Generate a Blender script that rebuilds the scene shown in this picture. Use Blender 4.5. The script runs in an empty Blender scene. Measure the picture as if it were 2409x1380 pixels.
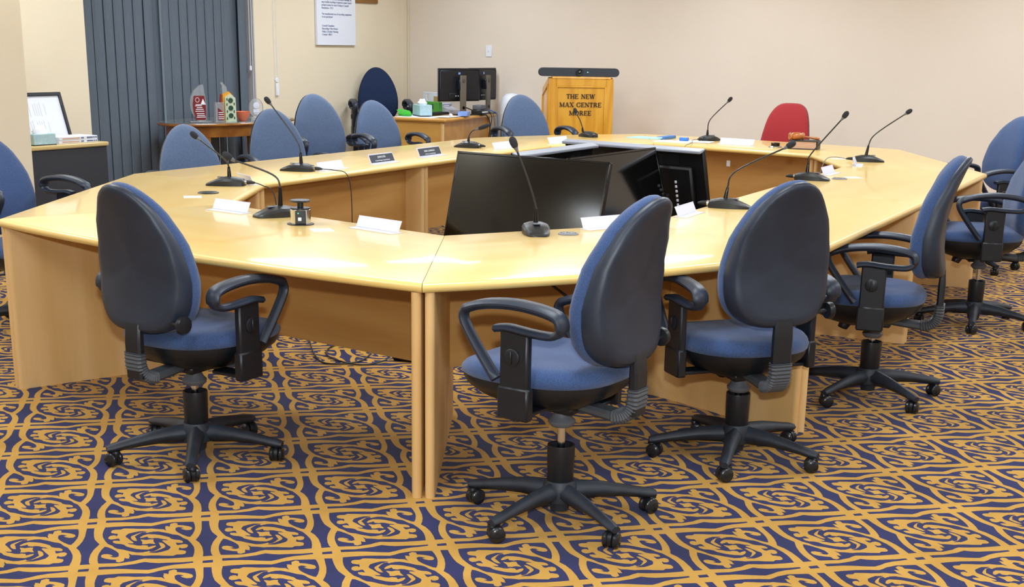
import bpy, bmesh, math, random
from mathutils import Matrix, Vector, geometry
random.seed(7)
S = bpy.context.scene
C = S.collection
PI = math.pi
def R(d): return math.radians(d)
# The room is axis aligned.  Measurements were taken in a frame turned 30 degrees
# from it; W() turns a measured point into room coordinates, A() a heading.
TH = R(30); cT, sT = math.cos(TH), math.sin(TH)
def W(x, y, z=0.0): return (x*cT - y*sT, x*sT + y*cT, z)
def A(deg): return R(deg + 30)

# ---------------------------------------------------------------- camera
cam = bpy.data.cameras.new('camera'); co = bpy.data.objects.new('camera', cam); C.objects.link(co)
cam.sensor_width = 36; cam.sensor_fit = 'HORIZONTAL'
cam.lens = 3083.4/2409*36
cam.shift_y = (971.8-690)/2409
cam.clip_start = .05; cam.clip_end = 60
p, r = R(15.693), R(.983)
fw = Vector((0, math.cos(p), -math.sin(p))); rt = Vector((1, 0, 0)); up = rt.cross(fw)
r2 = math.cos(r)*rt + math.sin(r)*up; u2 = -math.sin(r)*rt + math.cos(r)*up
m = Matrix((r2, u2, -fw)).transposed()
m = Matrix.Rotation(TH, 3, 'Z') @ m
co.matrix_world = Matrix.Translation((0, 0, 1.465)) @ m.to_4x4()
S.camera = co

# ---------------------------------------------------------------- light and exposure
S.view_settings.view_transform = 'Standard'
S.view_settings.look = 'None'
S.view_settings.exposure = 0.17
S.view_settings.gamma = 1.0
S.view_settings.use_curve_mapping = False
w = bpy.data.worlds.new('world'); S.world = w; w.use_nodes = True
w.node_tree.nodes['Background'].inputs[0].default_value = (.75, .85, 1, 1)
w.node_tree.nodes['Background'].inputs[1].default_value = .25
def area(name, loc, sx, sy, power, col=(1, 1, 1), rot=(0, 0, 0)):
    l = bpy.data.lights.new(name, 'AREA'); l.shape = 'RECTANGLE'; l.size = sx; l.size_y = sy
    l.energy = power; l.color = col
    o = bpy.data.objects.new(name, l); o.location = loc; o.rotation_euler = rot; C.objects.link(o); return o
CEIL = 2.75
FIX = [(x, y) for x in (-7.3, -4.6, -1.9, .8) for y in (1.0, 3.6, 6.2, 8.8, 11.0)]
for i, (x, y) in enumerate(FIX):
    area('ceiling_light_lamp', (x, y, CEIL-.075), .55, 1.15, 34, (.83, .915, 1))
# the photographer's flash, just above the lens
fl = bpy.data.lights.new('camera_flash', 'AREA'); fl.shape = 'RECTANGLE'; fl.size = .09; fl.size_y = .05
fl.energy = 75; fl.color = (.88, .95, 1)
fo = bpy.data.objects.new('camera_flash', fl); C.objects.link(fo)
fo.matrix_world = Matrix.Translation((.0, -.02, 1.465+.21)) @ (Matrix.Rotation(TH, 4, 'Z') @ Matrix.Rotation(R(90-6), 4, 'X'))

# ---------------------------------------------------------------- materials
def lin(c): return tuple((v/255/12.92 if v/255 <= .04045 else ((v/255+.055)/1.055)**2.4) for v in c) + (1,)
def mat(name, col, rough=.5, metal=0, spec=.5, noise=0, scale=20, stretch=(1, 1, 1), bump=0, bscale=200,
        col2=None, coat=0, coat_rough=.05, emit=0, trans=0, ior=1.45, sheen=0, detail=4, alpha=1):
    m = bpy.data.materials.new(name); m.use_nodes = True; nt = m.node_tree; N = nt.nodes; L = nt.links
    b = N['Principled BSDF']
    b.inputs['Base Color'].default_value = lin(col); b.inputs['Roughness'].default_value = rough
    b.inputs['Metallic'].default_value = metal; b.inputs['Specular IOR Level'].default_value = spec
    b.inputs['Coat Weight'].default_value = coat; b.inputs['Coat Roughness'].default_value = coat_rough
    b.inputs['Transmission Weight'].default_value = trans; b.inputs['IOR'].default_value = ior
    b.inputs['Sheen Weight'].default_value = sheen
    if emit:
        b.inputs['Emission Color'].default_value = lin(col); b.inputs['Emission Strength'].default_value = emit
    if noise or bump:
        tc = N.new('ShaderNodeTexCoord'); mp = N.new('ShaderNodeMapping'); L.new(tc.outputs['Object'], mp.inputs[0])
        mp.inputs['Scale'].default_value = stretch
    if noise:
        n = N.new('ShaderNodeTexNoise'); n.inputs['Scale'].default_value = scale; n.inputs['Detail'].default_value = detail
        L.new(mp.outputs[0], n.inputs[0])
        cr = N.new('ShaderNodeMapRange'); cr.inputs[1].default_value = .3; cr.inputs[2].default_value = .7
        L.new(n.outputs[0], cr.inputs[0])
        mx = N.new('ShaderNodeMix'); mx.data_type = 'RGBA'
        c2 = col2 or tuple(v*(1-noise) for v in col)
        mx.inputs[6].default_value = lin(col); mx.inputs[7].default_value = lin(c2)
        L.new(cr.outputs[0], mx.inputs[0]); L.new(mx.outputs[2], b.inputs['Base Color'])
    if bump:
        n2 = N.new('ShaderNodeTexNoise'); n2.inputs['Scale'].default_value = bscale; n2.inputs['Detail'].default_value = 3
        L.new(tc.outputs['Object'], n2.inputs[0])
        bp = N.new('ShaderNodeBump'); bp.inputs['Strength'].default_value = bump; bp.inputs['Distance'].default_value = .002
        L.new(n2.outputs[0], bp.inputs['Height']); L.new(bp.outputs[0], b.inputs['Normal'])
    return m
def wood(name, c1, c2, axis='x', rough=.35, coat=0, coat_rough=.1, cscale=2.2):
    # long growth rings bent by noise, with fine pores along the grain
    m = bpy.data.materials.new(name); m.use_nodes = True; nt = m.node_tree; N = nt.nodes; L = nt.links
    b = N['Principled BSDF']; b.inputs['Roughness'].default_value = rough
    b.inputs['Coat Weight'].default_value = coat; b.inputs['Coat Roughness'].default_value = coat_rough
    tc = N.new('ShaderNodeTexCoord'); mp = N.new('ShaderNodeMapping'); L.new(tc.outputs['Object'], mp.inputs[0])
    k = .10
    mp.inputs['Scale'].default_value = {'x': (k, 1, 1), 'y': (1, k, 1), 'z': (1, 1, k)}[axis]
    n = N.new('ShaderNodeTexNoise'); n.inputs['Scale'].default_value = cscale; n.inputs['Detail'].default_value = 2
    L.new(mp.outputs[0], n.inputs[0])
    mu = N.new('ShaderNodeMath'); mu.operation = 'MULTIPLY'; mu.inputs[1].default_value = 34; L.new(n.outputs[0], mu.inputs[0])
    sn = N.new('ShaderNodeMath'); sn.operation = 'SINE'; L.new(mu.outputs[0], sn.inputs[0])
    n2 = N.new('ShaderNodeTexNoise'); n2.inputs['Scale'].default_value = 60; n2.inputs['Detail'].default_value = 4
    L.new(mp.outputs[0], n2.inputs[0])
    a1 = N.new('ShaderNodeMapRange'); a1.inputs[1].default_value = -1; a1.inputs[2].default_value = 1; a1.inputs[4].default_value = .62
    L.new(sn.outputs[0], a1.inputs[0])
    ad = N.new('ShaderNodeMath'); ad.operation = 'MULTIPLY_ADD'; ad.inputs[1].default_value = .5
    L.new(n2.outputs[0], ad.inputs[0]); L.new(a1.outputs[0], ad.inputs[2])
    mx = N.new('ShaderNodeMix'); mx.data_type = 'RGBA'; mx.inputs[6].default_value = lin(c1); mx.inputs[7].default_value = lin(c2)
    L.new(ad.outputs[0], mx.inputs[0]); L.new(mx.outputs[2], b.inputs['Base Color'])
    return m
M = {}
M['top'] = wood('beech_tabletop', (235, 204, 128), (226, 188, 106), 'x', .3, .4, .06, 1.6)
M['panel_v'] = wood('beech_panel_upright', (228, 190, 134), (212, 170, 108), 'z', .42)
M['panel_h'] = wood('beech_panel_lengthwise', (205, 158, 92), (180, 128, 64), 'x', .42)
M['edge'] = wood('beech_edge', (224, 186, 128), (212, 168, 108), 'z', .38)
M['desk_w'] = wood('desk_veneer', (214, 164, 84), (196, 144, 68), 'x', .35, .3)
M['lect_w'] = wood('lectern_timber', (238, 180, 62), (214, 148, 40), 'z', .3, .4, .1, 5)
M['table_w'] = wood('side_table_timber', (176, 118, 52), (140, 84, 32), 'x', .25, .4)
M['cab_top'] = wood('cabinet_top_laminate', (214, 190, 132), (204, 178, 120), 'y', .35)
M['frame_w'] = wood('frame_timber', (150, 104, 44), (120, 80, 30), 'y', .4)
M['fabric'] = mat('blue_fabric', (70, 94, 138), .95, noise=1, scale=420, col2=(44, 62, 102), bump=.5, bscale=900, sheen=.25, spec=.2)
M['fabric_light'] = mat('paler_blue_fabric', (100, 118, 148), .95, noise=1, scale=300, col2=(70, 88, 120), bump=.4, bscale=900, sheen=.3, spec=.2)  # paler blue for the back cushions of the far chairs
M['fabric_dark'] = mat('navy_fabric', (40, 54, 84), .95, noise=1, scale=420, col2=(24, 36, 62), bump=.4, bscale=900, spec=.2)
M['red'] = mat('red_fabric', (166, 56, 58), .95, noise=1, scale=420, col2=(148, 34, 40), bump=.3, bscale=900, sheen=.2, spec=.2)
M['plastic'] = mat('black_moulded_plastic', (41, 50, 65), .40, noise=1, scale=9, col2=(33, 41, 55), bump=.12, bscale=700)
M['plastic2'] = mat('dusty_black_plastic', (42, 49, 60), .5, noise=1, scale=14, col2=(30, 35, 44), bump=.1, bscale=500)
M['black'] = mat('black_plastic', (22, 26, 33), .38)
M['gloss_black'] = mat('gloss_black', (10, 11, 12), .16)
M['grey_p'] = mat('grey_plastic', (92, 96, 104), .5)
M['chrome'] = mat('chrome', (214, 216, 220), .16, metal=1)
M['steel'] = mat('dark_metal', (56, 56, 58), .35, metal=.6)
M['screen'] = mat('display_screen', (7, 8, 8), .1, spec=.6)
M['tv_back'] = mat('tv_rear_plastic', (13, 14, 16), .45)
M['bezel_s'] = mat('silver_grey_bezel', (150, 156, 170), .35)
M['white'] = mat('white_plastic', (232, 236, 246), .4)
M['paper'] = mat('white_paper', (224, 228, 240), .8)
M['acrylic'] = mat('white_acrylic', (212, 214, 230), .3)
M['wall_l'] = mat('cream_wall_paint', (230, 218, 194), .75, noise=1, scale=1.3, col2=(226, 213, 188), bump=.15, bscale=160)
M['wall_b'] = mat('beige_wall_paint', (229, 217, 203), .75, noise=1, scale=1.1, col2=(225, 212, 197), bump=.15, bscale=160)
M['ceil'] = mat('ceiling_paint', (240, 238, 232), .9, noise=.02, scale=2)
M['blind'] = mat('blue_grey_blind_fabric', (96, 106, 118), .85, noise=1, scale=160, stretch=(1, 1, .04), col2=(86, 96, 108))
M['reveal'] = mat('shaded_reveal_paint', (190, 186, 184), .7, noise=.02, scale=3)  # white window reveal, its shade painted in as grey
M['cab'] = mat('charcoal_laminate', (56, 58, 66), .5, noise=.05, scale=30)
M['skirt'] = wood('skirting_timber', (214, 178, 84), (200, 160, 66), 'x', .45)
M['glass'] = mat('clear_glass', (240, 250, 248), .03, trans=1, ior=1.48)
M['acry'] = mat('clear_acrylic', (236, 240, 242), .08, trans=.8, ior=1.45)
M['maroon'] = mat('maroon_print', (122, 36, 40), .35)
M['redp'] = mat('red_print', (150, 34, 32), .35)
M['orange'] = mat('orange_glass', (238, 128, 92), .2, coat=.4)
M['teal'] = mat('pale_teal_card', (158, 194, 204), .7, noise=1, scale=70, col2=(180, 206, 212))
M['lblue'] = mat('light_blue_plastic', (132, 166, 232), .45)
M['blue'] = mat('blue_plastic', (62, 124, 200), .4)
M['folder'] = mat('pale_blue_folder', (160, 216, 232), .5)
M['green'] = mat('bright_green_wrapper', (60, 176, 50), .35)
M['green2'] = mat('leaf_green_card', (82, 160, 66), .6)
M['tissue'] = mat('white_tissue', (240, 242, 250), .9)
M['leather'] = mat('black_book_cover', (44, 46, 46), .5)
M['pages'] = mat('page_edges', (206, 170, 146), .8, noise=1, scale=260, stretch=(.05, .05, 1), col2=(190, 150, 126))
M['gavel'] = wood('gavel_timber', (186, 110, 44), (150, 78, 26), 'x', .25, .5)
M['letters'] = mat('dark_lettering', (40, 28, 30), .5)
M['ink'] = mat('printed_ink', (92, 104, 140), .7)
M['plate'] = mat('black_name_strip', (52, 58, 72), .4)
M['cable'] = mat('black_cable', (30, 31, 34), .5)
M['cable_g'] = mat('grey_cable', (116, 118, 124), .5)
M['grom'] = mat('grey_grommet', (120, 122, 126), .45)
M['led'] = mat('green_led', (60, 240, 150), .4, emit=2)
M['cyan_led'] = mat('cyan_led', (120, 250, 240), .4, emit=2)
M['lamp'] = mat('light_diffuser', (255, 250, 240), .5, emit=3.0)
M['kraft'] = mat('brown_board', (176, 142, 92), .8)
M['bar'] = mat('dark_grey_mesh', (62, 68, 76), .7, noise=1, scale=600, col2=(52, 58, 66))
M['lens'] = mat('camera_lens', (22, 24, 28), .1, coat=1)
M['pat'] = mat('pale_green_tile', (206, 214, 186), .3, noise=1, scale=60, col2=(180, 196, 170), coat=.5)
M['pat2'] = mat('dark_green_glaze', (54, 84, 66), .25)
M['dgrey'] = mat('taupe_grey_plastic', (104, 98, 88), .45)
M['pale_ink'] = mat('pale_printed_ink', (200, 204, 218), .8)
M['mic'] = mat('microphone_base_plastic', (33, 36, 40), .36, bump=.1, bscale=700)
M['text_w'] = mat('white_print', (232, 234, 242), .6)

# ---------------------------------------------------------------- mesh builder
class MB:
    def __init__(s): s.v = []; s.f = []; s.m = []
    def add(s, V, F, mi=0):
        o = len(s.v); s.v += [tuple(q) for q in V]; s.f += [tuple(i+o for i in f) for f in F]; s.m += [mi]*len(F)
    def loft(s, rings, cap=True, mi=0, close=True):
        n = len(rings[0]); V = [q for rg in rings for q in rg]; F = []
        for k in range(len(rings)-1):
            for i in range(n if close else n-1):
                j = (i+1) % n
                F.append((k*n+i, k*n+j, (k+1)*n+j, (k+1)*n+i))
        if cap:
            F.append(tuple(range(n-1, -1, -1))); F.append(tuple((len(rings)-1)*n+i for i in range(n)))
        s.add(V, F, mi)
    def box(s, c, d, rz=0, b=0, mi=0):
        hx, hy, hz = d[0]/2, d[1]/2, d[2]/2
        ca, sa = math.cos(rz), math.sin(rz)
        def ring(z, k):
            if b:
                P = [(hx-k, hy-b), (hx-b, hy-k), (-hx+b, hy-k), (-hx+k, hy-b), (-hx+k, -hy+b), (-hx+b, -hy+k), (hx-b, -hy+k), (hx-k, -hy+b)]
            else:
                P = [(hx, hy), (-hx, hy), (-hx, -hy), (hx, -hy)]
            return [(c[0]+x*ca-y*sa, c[1]+x*sa+y*ca, c[2]+z) for x, y in P]
        if b: s.loft([ring(-hz, b*.8), ring(-hz+b, 0), ring(hz-b, 0), ring(hz, b*.8)], mi=mi)
        else: s.loft([ring(-hz, 0), ring(hz, 0)], mi=mi)
    def tube(s, pts, rad, n=8, cap=True, mi=0, sq=(1, 1)):
        P = [Vector(q) for q in pts]; rr = rad if isinstance(rad, (list, tuple)) else [rad]*len(P)
        T = [(P[min(i+1, len(P)-1)]-P[max(i-1, 0)]).normalized() for i in range(len(P))]
        u = T[0].orthogonal().normalized(); rings = []
        for i, q in enumerate(P):
            u = (u - T[i]*u.dot(T[i])); u = u.normalized() if u.length > 1e-6 else T[i].orthogonal().normalized()
            v = T[i].cross(u)
            rings.append([tuple(q + (u*math.cos(2*PI*k/n)*sq[0] + v*math.sin(2*PI*k/n)*sq[1])*rr[i]) for k in range(n)])
        s.loft(rings, cap, mi)
    def lathe(s, prof, n=24, c=(0, 0, 0), ax='z', mi=0, cap=True):
        rings = []
        for rr, z in prof:
            rg = []
            for k in range(n):
                a = 2*PI*k/n; x, y = rr*math.cos(a), rr*math.sin(a)
                q = (x, y, z) if ax == 'z' else ((z, x, y) if ax == 'x' else (y, z, x))
                rg.append((c[0]+q[0], c[1]+q[1], c[2]+q[2]))
            rings.append(rg)
        s.loft(rings, cap, mi)
    def prism(s, poly, z0, z1, mi=0, b=0):
        if b:
            cx = sum(q[0] for q in poly)/len(poly); cy = sum(q[1] for q in poly)/len(poly)
            def inset(k):
                out = []
                for x, y in poly:
                    d = math.hypot(x-cx, y-cy) or 1; out.append((x-(x-cx)/d*k, y-(y-cy)/d*k))
                return out
            s.loft([[(x, y, z0) for x, y in inset(b)], [(x, y, z0+b) for x, y in poly], [(x, y, z1-b) for x, y in poly], [(x, y, z1) for x, y in inset(b)]], mi=mi)
        else: s.loft([[(x, y, z0) for x, y in poly], [(x, y, z1) for x, y in poly]], mi=mi)
    def sweep(s, path, wid, thk, x0=0, mi=0, c=.35):
        # a rounded flat bar whose centre line lies in the plane x = x0 (path of (y, z)); wid across x, thk in the plane
        n = len(path); rings = []
        for i, (y, z) in enumerate(path):
            y0, z0 = path[max(i-1, 0)]; y1, z1 = path[min(i+1, n-1)]
            d = math.hypot(y1-y0, z1-z0) or 1; ny, nz = -(z1-z0)/d, (y1-y0)/d
            hw = (wid[i] if isinstance(wid, (list, tuple)) else wid)/2; ht = (thk[i] if isinstance(thk, (list, tuple)) else thk)/2
            e = min(hw, ht)*2*c
            P = [(hw, ht-e), (hw-e, ht), (-hw+e, ht), (-hw, ht-e), (-hw, -ht+e), (-hw+e, -ht), (hw-e, -ht), (hw, -ht+e)]
            rings.append([(x0+a, y+ny*b_, z+nz*b_) for a, b_ in P])
        s.loft(rings, mi=mi)
    def xf(s, Mx): s.v = [tuple(Mx @ Vector(q)) for q in s.v]; return s
def smooth_path(P, k=4):
    P = [Vector(q) for q in P]; out = []
    for i in range(len(P)-1):
        a, b, c, d = P[max(i-1, 0)], P[i], P[i+1], P[min(i+2, len(P)-1)]
        for t in range(k):
            u = t/k
            out.append(.5*((2*b) + (c-a)*u + (2*a-5*b+4*c-d)*u*u + (3*b-a-3*c+d)*u**3))
    out.append(P[-1]); return [tuple(q) for q in out]
def mesh(name, mb, mats, ang=38):
    me = bpy.data.meshes.new(name); me.from_pydata(mb.v, [], mb.f)
    for m_ in (mats if isinstance(mats, list) else [mats]): me.materials.append(m_)
    if any(mb.m): me.polygons.foreach_set('material_index', mb.m)
    bm = bmesh.new(); bm.from_mesh(me); bmesh.ops.recalc_face_normals(bm, faces=bm.faces); bm.to_mesh(me); bm.free()
    me.shade_smooth(); me.set_sharp_from_angle(angle=R(ang)); me.update(); return me
def obj(name, mb, mats, parent=None, ang=38):
    o = bpy.data.objects.new(name, mb if isinstance(mb, bpy.types.Mesh) else mesh(name, mb, mats, ang)); C.objects.link(o)
    if parent: o.parent = parent
    return o
def tag(o, label, cat, group=None):
    o['label'] = label; o['category'] = cat
    if group: o['group'] = group
    return o
def thing(name, label, cat, loc=(0, 0, 0), rz=0, group=None):
    o = bpy.data.objects.new(name, None); o.empty_display_size = .1; C.objects.link(o)
    o.location = loc; o.rotation_euler = (0, 0, rz); return tag(o, label, cat, group)
def struct(name, mb, mats, parent=None):
    o = obj(name, mb, mats, parent)
    if not parent: o['kind'] = 'structure'
    return o
def place(o, loc, rz=0): o.location = loc; o.rotation_euler = (0, 0, rz); return o
KIDS = {}
def kids(o): return [c for c in bpy.data.objects if c.parent == o]
def dup(root, label, loc, rz, tweak=None, group=None):
    r_ = root.copy(); C.objects.link(r_); r_.location = loc; r_.rotation_euler = (0, 0, rz); r_['label'] = label
    if group: r_['group'] = group
    for ch, gs in KIDS[root.name]:
        c = ch.copy(); C.objects.link(c); c.parent = r_
        if tweak: tweak(c)
        for g in gs:
            d = g.copy(); C.objects.link(d); d.parent = c
            if tweak: tweak(d, True)
    return r_
def remember(root): KIDS[root.name] = [(c, kids(c)) for c in kids(root)]
def text_mesh(txt, size, depth=.0008, align='LEFT'):
    cu = bpy.data.curves.new('text', 'FONT'); cu.body = txt; cu.size = size; cu.extrude = depth; cu.align_x = align
    o = bpy.data.objects.new('text', cu); C.objects.link(o)
    dg = bpy.context.evaluated_depsgraph_get(); me = bpy.data.meshes.new_from_object(o.evaluated_get(dg))
    bpy.data.objects.remove(o); bpy.data.curves.remove(cu); return me

# ================================================================ the setting
XL, YB, XR, YF = -8.77, 12.7, 3.0, -2.6      # left wall, back wall, right wall, wall behind the camera
def slab(name, lo, hi, m_):
    mb = MB(); mb.box([(a+b)/2 for a, b in zip(lo, hi)], [b-a for a, b in zip(lo, hi)]); return struct(name, mb, m_)
# left wall: a column, a pier with the cabinet, the window opening, then plain wall to the corner
slab('wall_left', (XL-.2, 10.10, 0), (XL, YB+.2, CEIL), M['wall_l'])
slab('wall_left_pier', (XL-.2, 5.2, 0), (-8.17, 7.45, CEIL), M['wall_l'])
slab('wall_left_column', (XL-.2, YF-.2, 0), (-7.34, 6.155, CEIL), M['wall_l'])
slab('wall_left_lintel', (XL-.2, 7.45, 2.45), (XL, 10.10, CEIL), M['wall_l'])
slab('wall_back', (XL-.2, YB, 0), (XR+.2, YB+.2, CEIL), M['wall_b'])
slab('wall_right', (XR, YF-.2, 0), (XR+.2, YB, CEIL), M['wall_b'])
slab('wall_front', (-7.34, YF-.2, 0), (XR, YF, CEIL), M['wall_l'])
slab('ceiling', (XL-.2, YF-.2, CEIL), (XR+.2, YB+.2, CEIL+.1), M['ceil'])
slab('baseboard_back', (XL, YB-.016, 0), (XR, YB, .105), M['skirt'])
slab('baseboard_left', (XL, 10.10, 0), (XL+.016, YB-.016, .105), M['skirt'])
mb = MB()
for dx, dy in ((.004, -.11), (.012, -.012)):
    mb.box((XL+dx, YB+dy, CEIL/2), (.014, .016, CEIL))
struct('trim_1', mb, M['wall_l'])
# window opening: white reveal with its shade put into the colour and a dark window behind the blind
mb = MB(); mb.box((XL-.1, 10.095, 1.225), (.2, .012, 2.45)); struct('trim_2', mb, M['reveal'])
wn = MB()
for y in (7.5, 8.8, 10.05): wn.box((XL-.15, y, 1.225), (.05, .06, 2.45))
for z in (.04, 2.41): wn.box((XL-.15, 8.775, z), (.05, 2.6, .08))
win = struct('window_1', wn, M['steel'])
g = MB(); g.box((XL-.16, 8.775, 1.225), (.008, 2.55, 2.4)); obj('pane', g, M['glass'], win)

# carpet: one woven repeat traced as flat shapes, laid edge to edge over the whole floor
CP = [
('lens_h',[(0.119,0.043),(0.182,0.04),(0.248,0.032),(0.323,0.042),(0.404,0.054),(0.45,0.071),(0.486,0.082),(0.534,0.058),(0.598,0.039),(0.69,0.032),(0.781,0.022),(0.881,0.023),(0.88,-0.004),(0.805,-0.013),(0.724,-0.017),(0.646,-0.035),(0.58,-0.064),(0.522,-0.082),(0.475,-0.073),(0.411,-0.056),(0.342,-0.035),(0.271,-0.019),(0.2,-0.012),(0.119,-0.007)]),
('lens_v',[(-0.037,0.889),(0.028,0.882),(0.029,0.793),(0.037,0.691),(0.049,0.623),(0.074,0.562),(0.095,0.517),(0.076,0.465),(0.054,0.405),(0.034,0.307),(0.029,0.216),(0.034,0.147),(0.045,0.111),(-0.037,0.111),(-0.034,0.198),(-0.041,0.306),(-0.063,0.403),(-0.095,0.472),(-0.072,0.531),(-0.052,0.608),(-0.04,0.705),(-0.039,0.805)]),
('dash',[(-0.04,0.022),(0.044,0.026),(0.041,-0.026),(-0.044,-0.024)]),
('S_cres',[(0.384,0.636),(0.415,0.682),(0.443,0.714),(0.475,0.722),(0.481,0.7),(0.508,0.706),(0.538,0.719),(0.584,0.715),(0.605,0.702),(0.657,0.669),(0.705,0.63),(0.75,0.608),(0.773,0.581),(0.798,0.533),(0.836,0.489),(0.865,0.412),(0.888,0.329),(0.894,0.264),(0.894,0.265),(0.891,0.194),(0.88,0.114),(0.806,0.112),(0.681,0.116),(0.56,0.134),(0.482,0.152),(0.439,0.138),(0.392,0.114),(0.34,0.104),(0.292,0.093),(0.271,0.094),(0.245,0.097),(0.185,0.104),(0.125,0.111),(0.109,0.118),(0.1,0.187),(0.097,0.264),(0.103,0.325),(0.12,0.4),(0.142,0.456),(0.166,0.443),(0.21,0.392),(0.242,0.346),(0.266,0.295),(0.269,0.232),(0.243,0.214),(0.216,0.225),(0.192,0.253),(0.222,0.247),(0.207,0.273),(0.173,0.297),(0.139,0.298),(0.122,0.275),(0.128,0.236),(0.161,0.206),(0.207,0.18),(0.251,0.165),(0.252,0.126),(0.277,0.109),(0.314,0.129),(0.319,0.194),(0.334,0.178),(0.358,0.172),(0.354,0.201),(0.36,0.213),(0.354,0.248),(0.346,0.284),(0.371,0.245),(0.421,0.232),(0.478,0.208),(0.513,0.208),(0.585,0.198),(0.637,0.182),(0.716,0.166),(0.746,0.188),(0.788,0.182),(0.815,0.192),(0.824,0.222),(0.819,0.251),(0.786,0.271),(0.763,0.278),(0.764,0.317),(0.774,0.333),(0.778,0.314),(0.799,0.307),(0.826,0.316),(0.839,0.345),(0.838,0.374),(0.817,0.396),(0.788,0.394),(0.758,0.382),(0.745,0.391),(0.736,0.443),(0.756,0.432),(0.789,0.426),(0.798,0.438),(0.792,0.468),(0.768,0.494),(0.725,0.509),(0.698,0.529),(0.679,0.569),(0.642,0.601),(0.596,0.635),(0.551,0.654),(0.501,0.667),(0.467,0.666),(0.437,0.66),(0.413,0.631),(0.417,0.601),(0.438,0.576),(0.43,0.527),(0.405,0.56),(0.398,0.59)]),
('S_core',[(0.433,0.56),(0.405,0.601),(0.434,0.591),(0.463,0.6),(0.491,0.615),(0.497,0.606),(0.498,0.584),(0.535,0.567),(0.559,0.574),(0.591,0.564),(0.629,0.535),(0.651,0.528),(0.675,0.498),(0.639,0.512),(0.623,0.511),(0.621,0.497),(0.643,0.454),(0.67,0.399),(0.693,0.359),(0.693,0.334),(0.673,0.292),(0.624,0.267),(0.579,0.251),(0.507,0.262),(0.53,0.272),(0.572,0.29),(0.61,0.318),(0.643,0.35),(0.65,0.374),(0.638,0.426),(0.616,0.458),(0.592,0.466),(0.603,0.411),(0.596,0.377),(0.577,0.352),(0.547,0.323),(0.519,0.304),(0.489,0.288),(0.462,0.29),(0.466,0.331),(0.504,0.331),(0.541,0.352),(0.566,0.382),(0.57,0.396),(0.559,0.422),(0.563,0.447),(0.546,0.5),(0.548,0.543),(0.515,0.549),(0.482,0.54),(0.459,0.552)]),
]
def carpet():
    polys = []
    for n, P in CP:
        polys.append(P)
        if n[0] == 'S': polys.append([(1-x, 1-y) for x, y in P])
    allp = []
    for P in polys:
        for dx in (-1, 0, 1):
            for dy in (-1, 0, 1):
                Q = [(x+dx, y+dy) for x, y in P]
                if max(q[0] for q in Q) > 0 and min(q[0] for q in Q) < 1 and max(q[1] for q in Q) > 0 and min(q[1] for q in Q) < 1: allp.append(Q)
    rnd = random.Random(3); verts = [Vector((0, 0)), Vector((1, 0)), Vector((1, 1)), Vector((0, 1))]; edges = [(0, 1), (1, 2), (2, 3), (3, 0)]
    for Q in allp:
        o = len(verts); n = 0
        for i, (x, y) in enumerate(Q):
            verts.append(Vector((x, y))); n += 1
        edges += [(o+i, o+(i+1) % n) for i in range(n)]
    V, E_, F, *_ = geometry.delaunay_2d_cdt(verts, edges, [], 0, 1e-5)
    def inside(P, x, y):
        r_ = False; n = len(P)
        for i in range(n):
            x0, y0 = P[i]; x1, y1 = P[(i+1) % n]
            if (y0 > y) != (y1 > y) and x < (x1-x0)*(y-y0)/(y1-y0)+x0: r_ = not r_
        return r_
    T = []; Mi = []
    for f in F:
        cx = sum(V[i].x for i in f)/len(f); cy = sum(V[i].y for i in f)/len(f)
        if not (0 < cx < 1 and 0 < cy < 1): continue
        T.append(tuple(f)); Mi.append(1 if any(inside(Q, cx, cy) for Q in allp) else 0)
    return V, T, Mi
import numpy as np
CV, CT, CM = carpet()
E1 = np.array(W(*(0.33682, 0.08281))[:2]); E2 = np.array(W(*(-0.09278, 0.37741))[:2]); O0 = np.array(W(*(-1.21716, 3.47878))[:2])
cv = np.array([(q.x, q.y) for q in CV]); base = cv[:, :1]*E1 + cv[:, 1:]*E2
ct = np.array([(t[0], t[1], t[2]) for t in CT if len(t) == 3]); cm = np.array([m_ for t, m_ in zip(CT, CM) if len(t) == 3])
offs = []
for i in range(-60, 60):
    for j in range(-60, 60):
        c_ = O0 + (i+.5)*E1 + (j+.5)*E2
        if XL-.3 < c_[0] < XR+.3 and YF-.3 < c_[1] < YB+.3: offs.append(O0 + i*E1 + j*E2)
offs = np.array(offs); nv = len(base); K = len(offs)
allv = np.zeros((K, nv, 3), np.float32); allv[:, :, :2] = base[None] + offs[:, None]
allf = (ct[None] + (np.arange(K)*nv)[:, None, None]).reshape(-1, 3)
me = bpy.data.meshes.new('floor'); nf = len(allf)
me.vertices.add(K*nv); me.vertices.foreach_set('co', allv.ravel())
me.loops.add(nf*3); me.loops.foreach_set('vertex_index', allf.ravel().astype(np.int32))
me.polygons.add(nf); me.polygons.foreach_set('loop_start', np.arange(0, nf*3, 3, dtype=np.int32))
me.polygons.foreach_set('material_index', np.tile(cm, K).astype(np.int32))
me.update(calc_edges=True); me.validate()
def carpet_mat(name, c1, c2):
    m = mat(name, c1, .97, noise=1, scale=5, col2=c2, bump=.6, bscale=420, spec=.1, sheen=.1); return m
me.materials.append(carpet_mat('carpet_gold', (193, 148, 66), (176, 132, 52)))
me.materials.append(carpet_mat('carpet_navy', (36, 39, 88), (27, 30, 70)))
fl_ = bpy.data.objects.new('floor', me); C.objects.link(fl_); fl_['kind'] = 'structure'
slab('floor_slab', (XL-.2, YF-.2, -.12), (XR+.2, YB+.2, -.004), M['kraft'])

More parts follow.
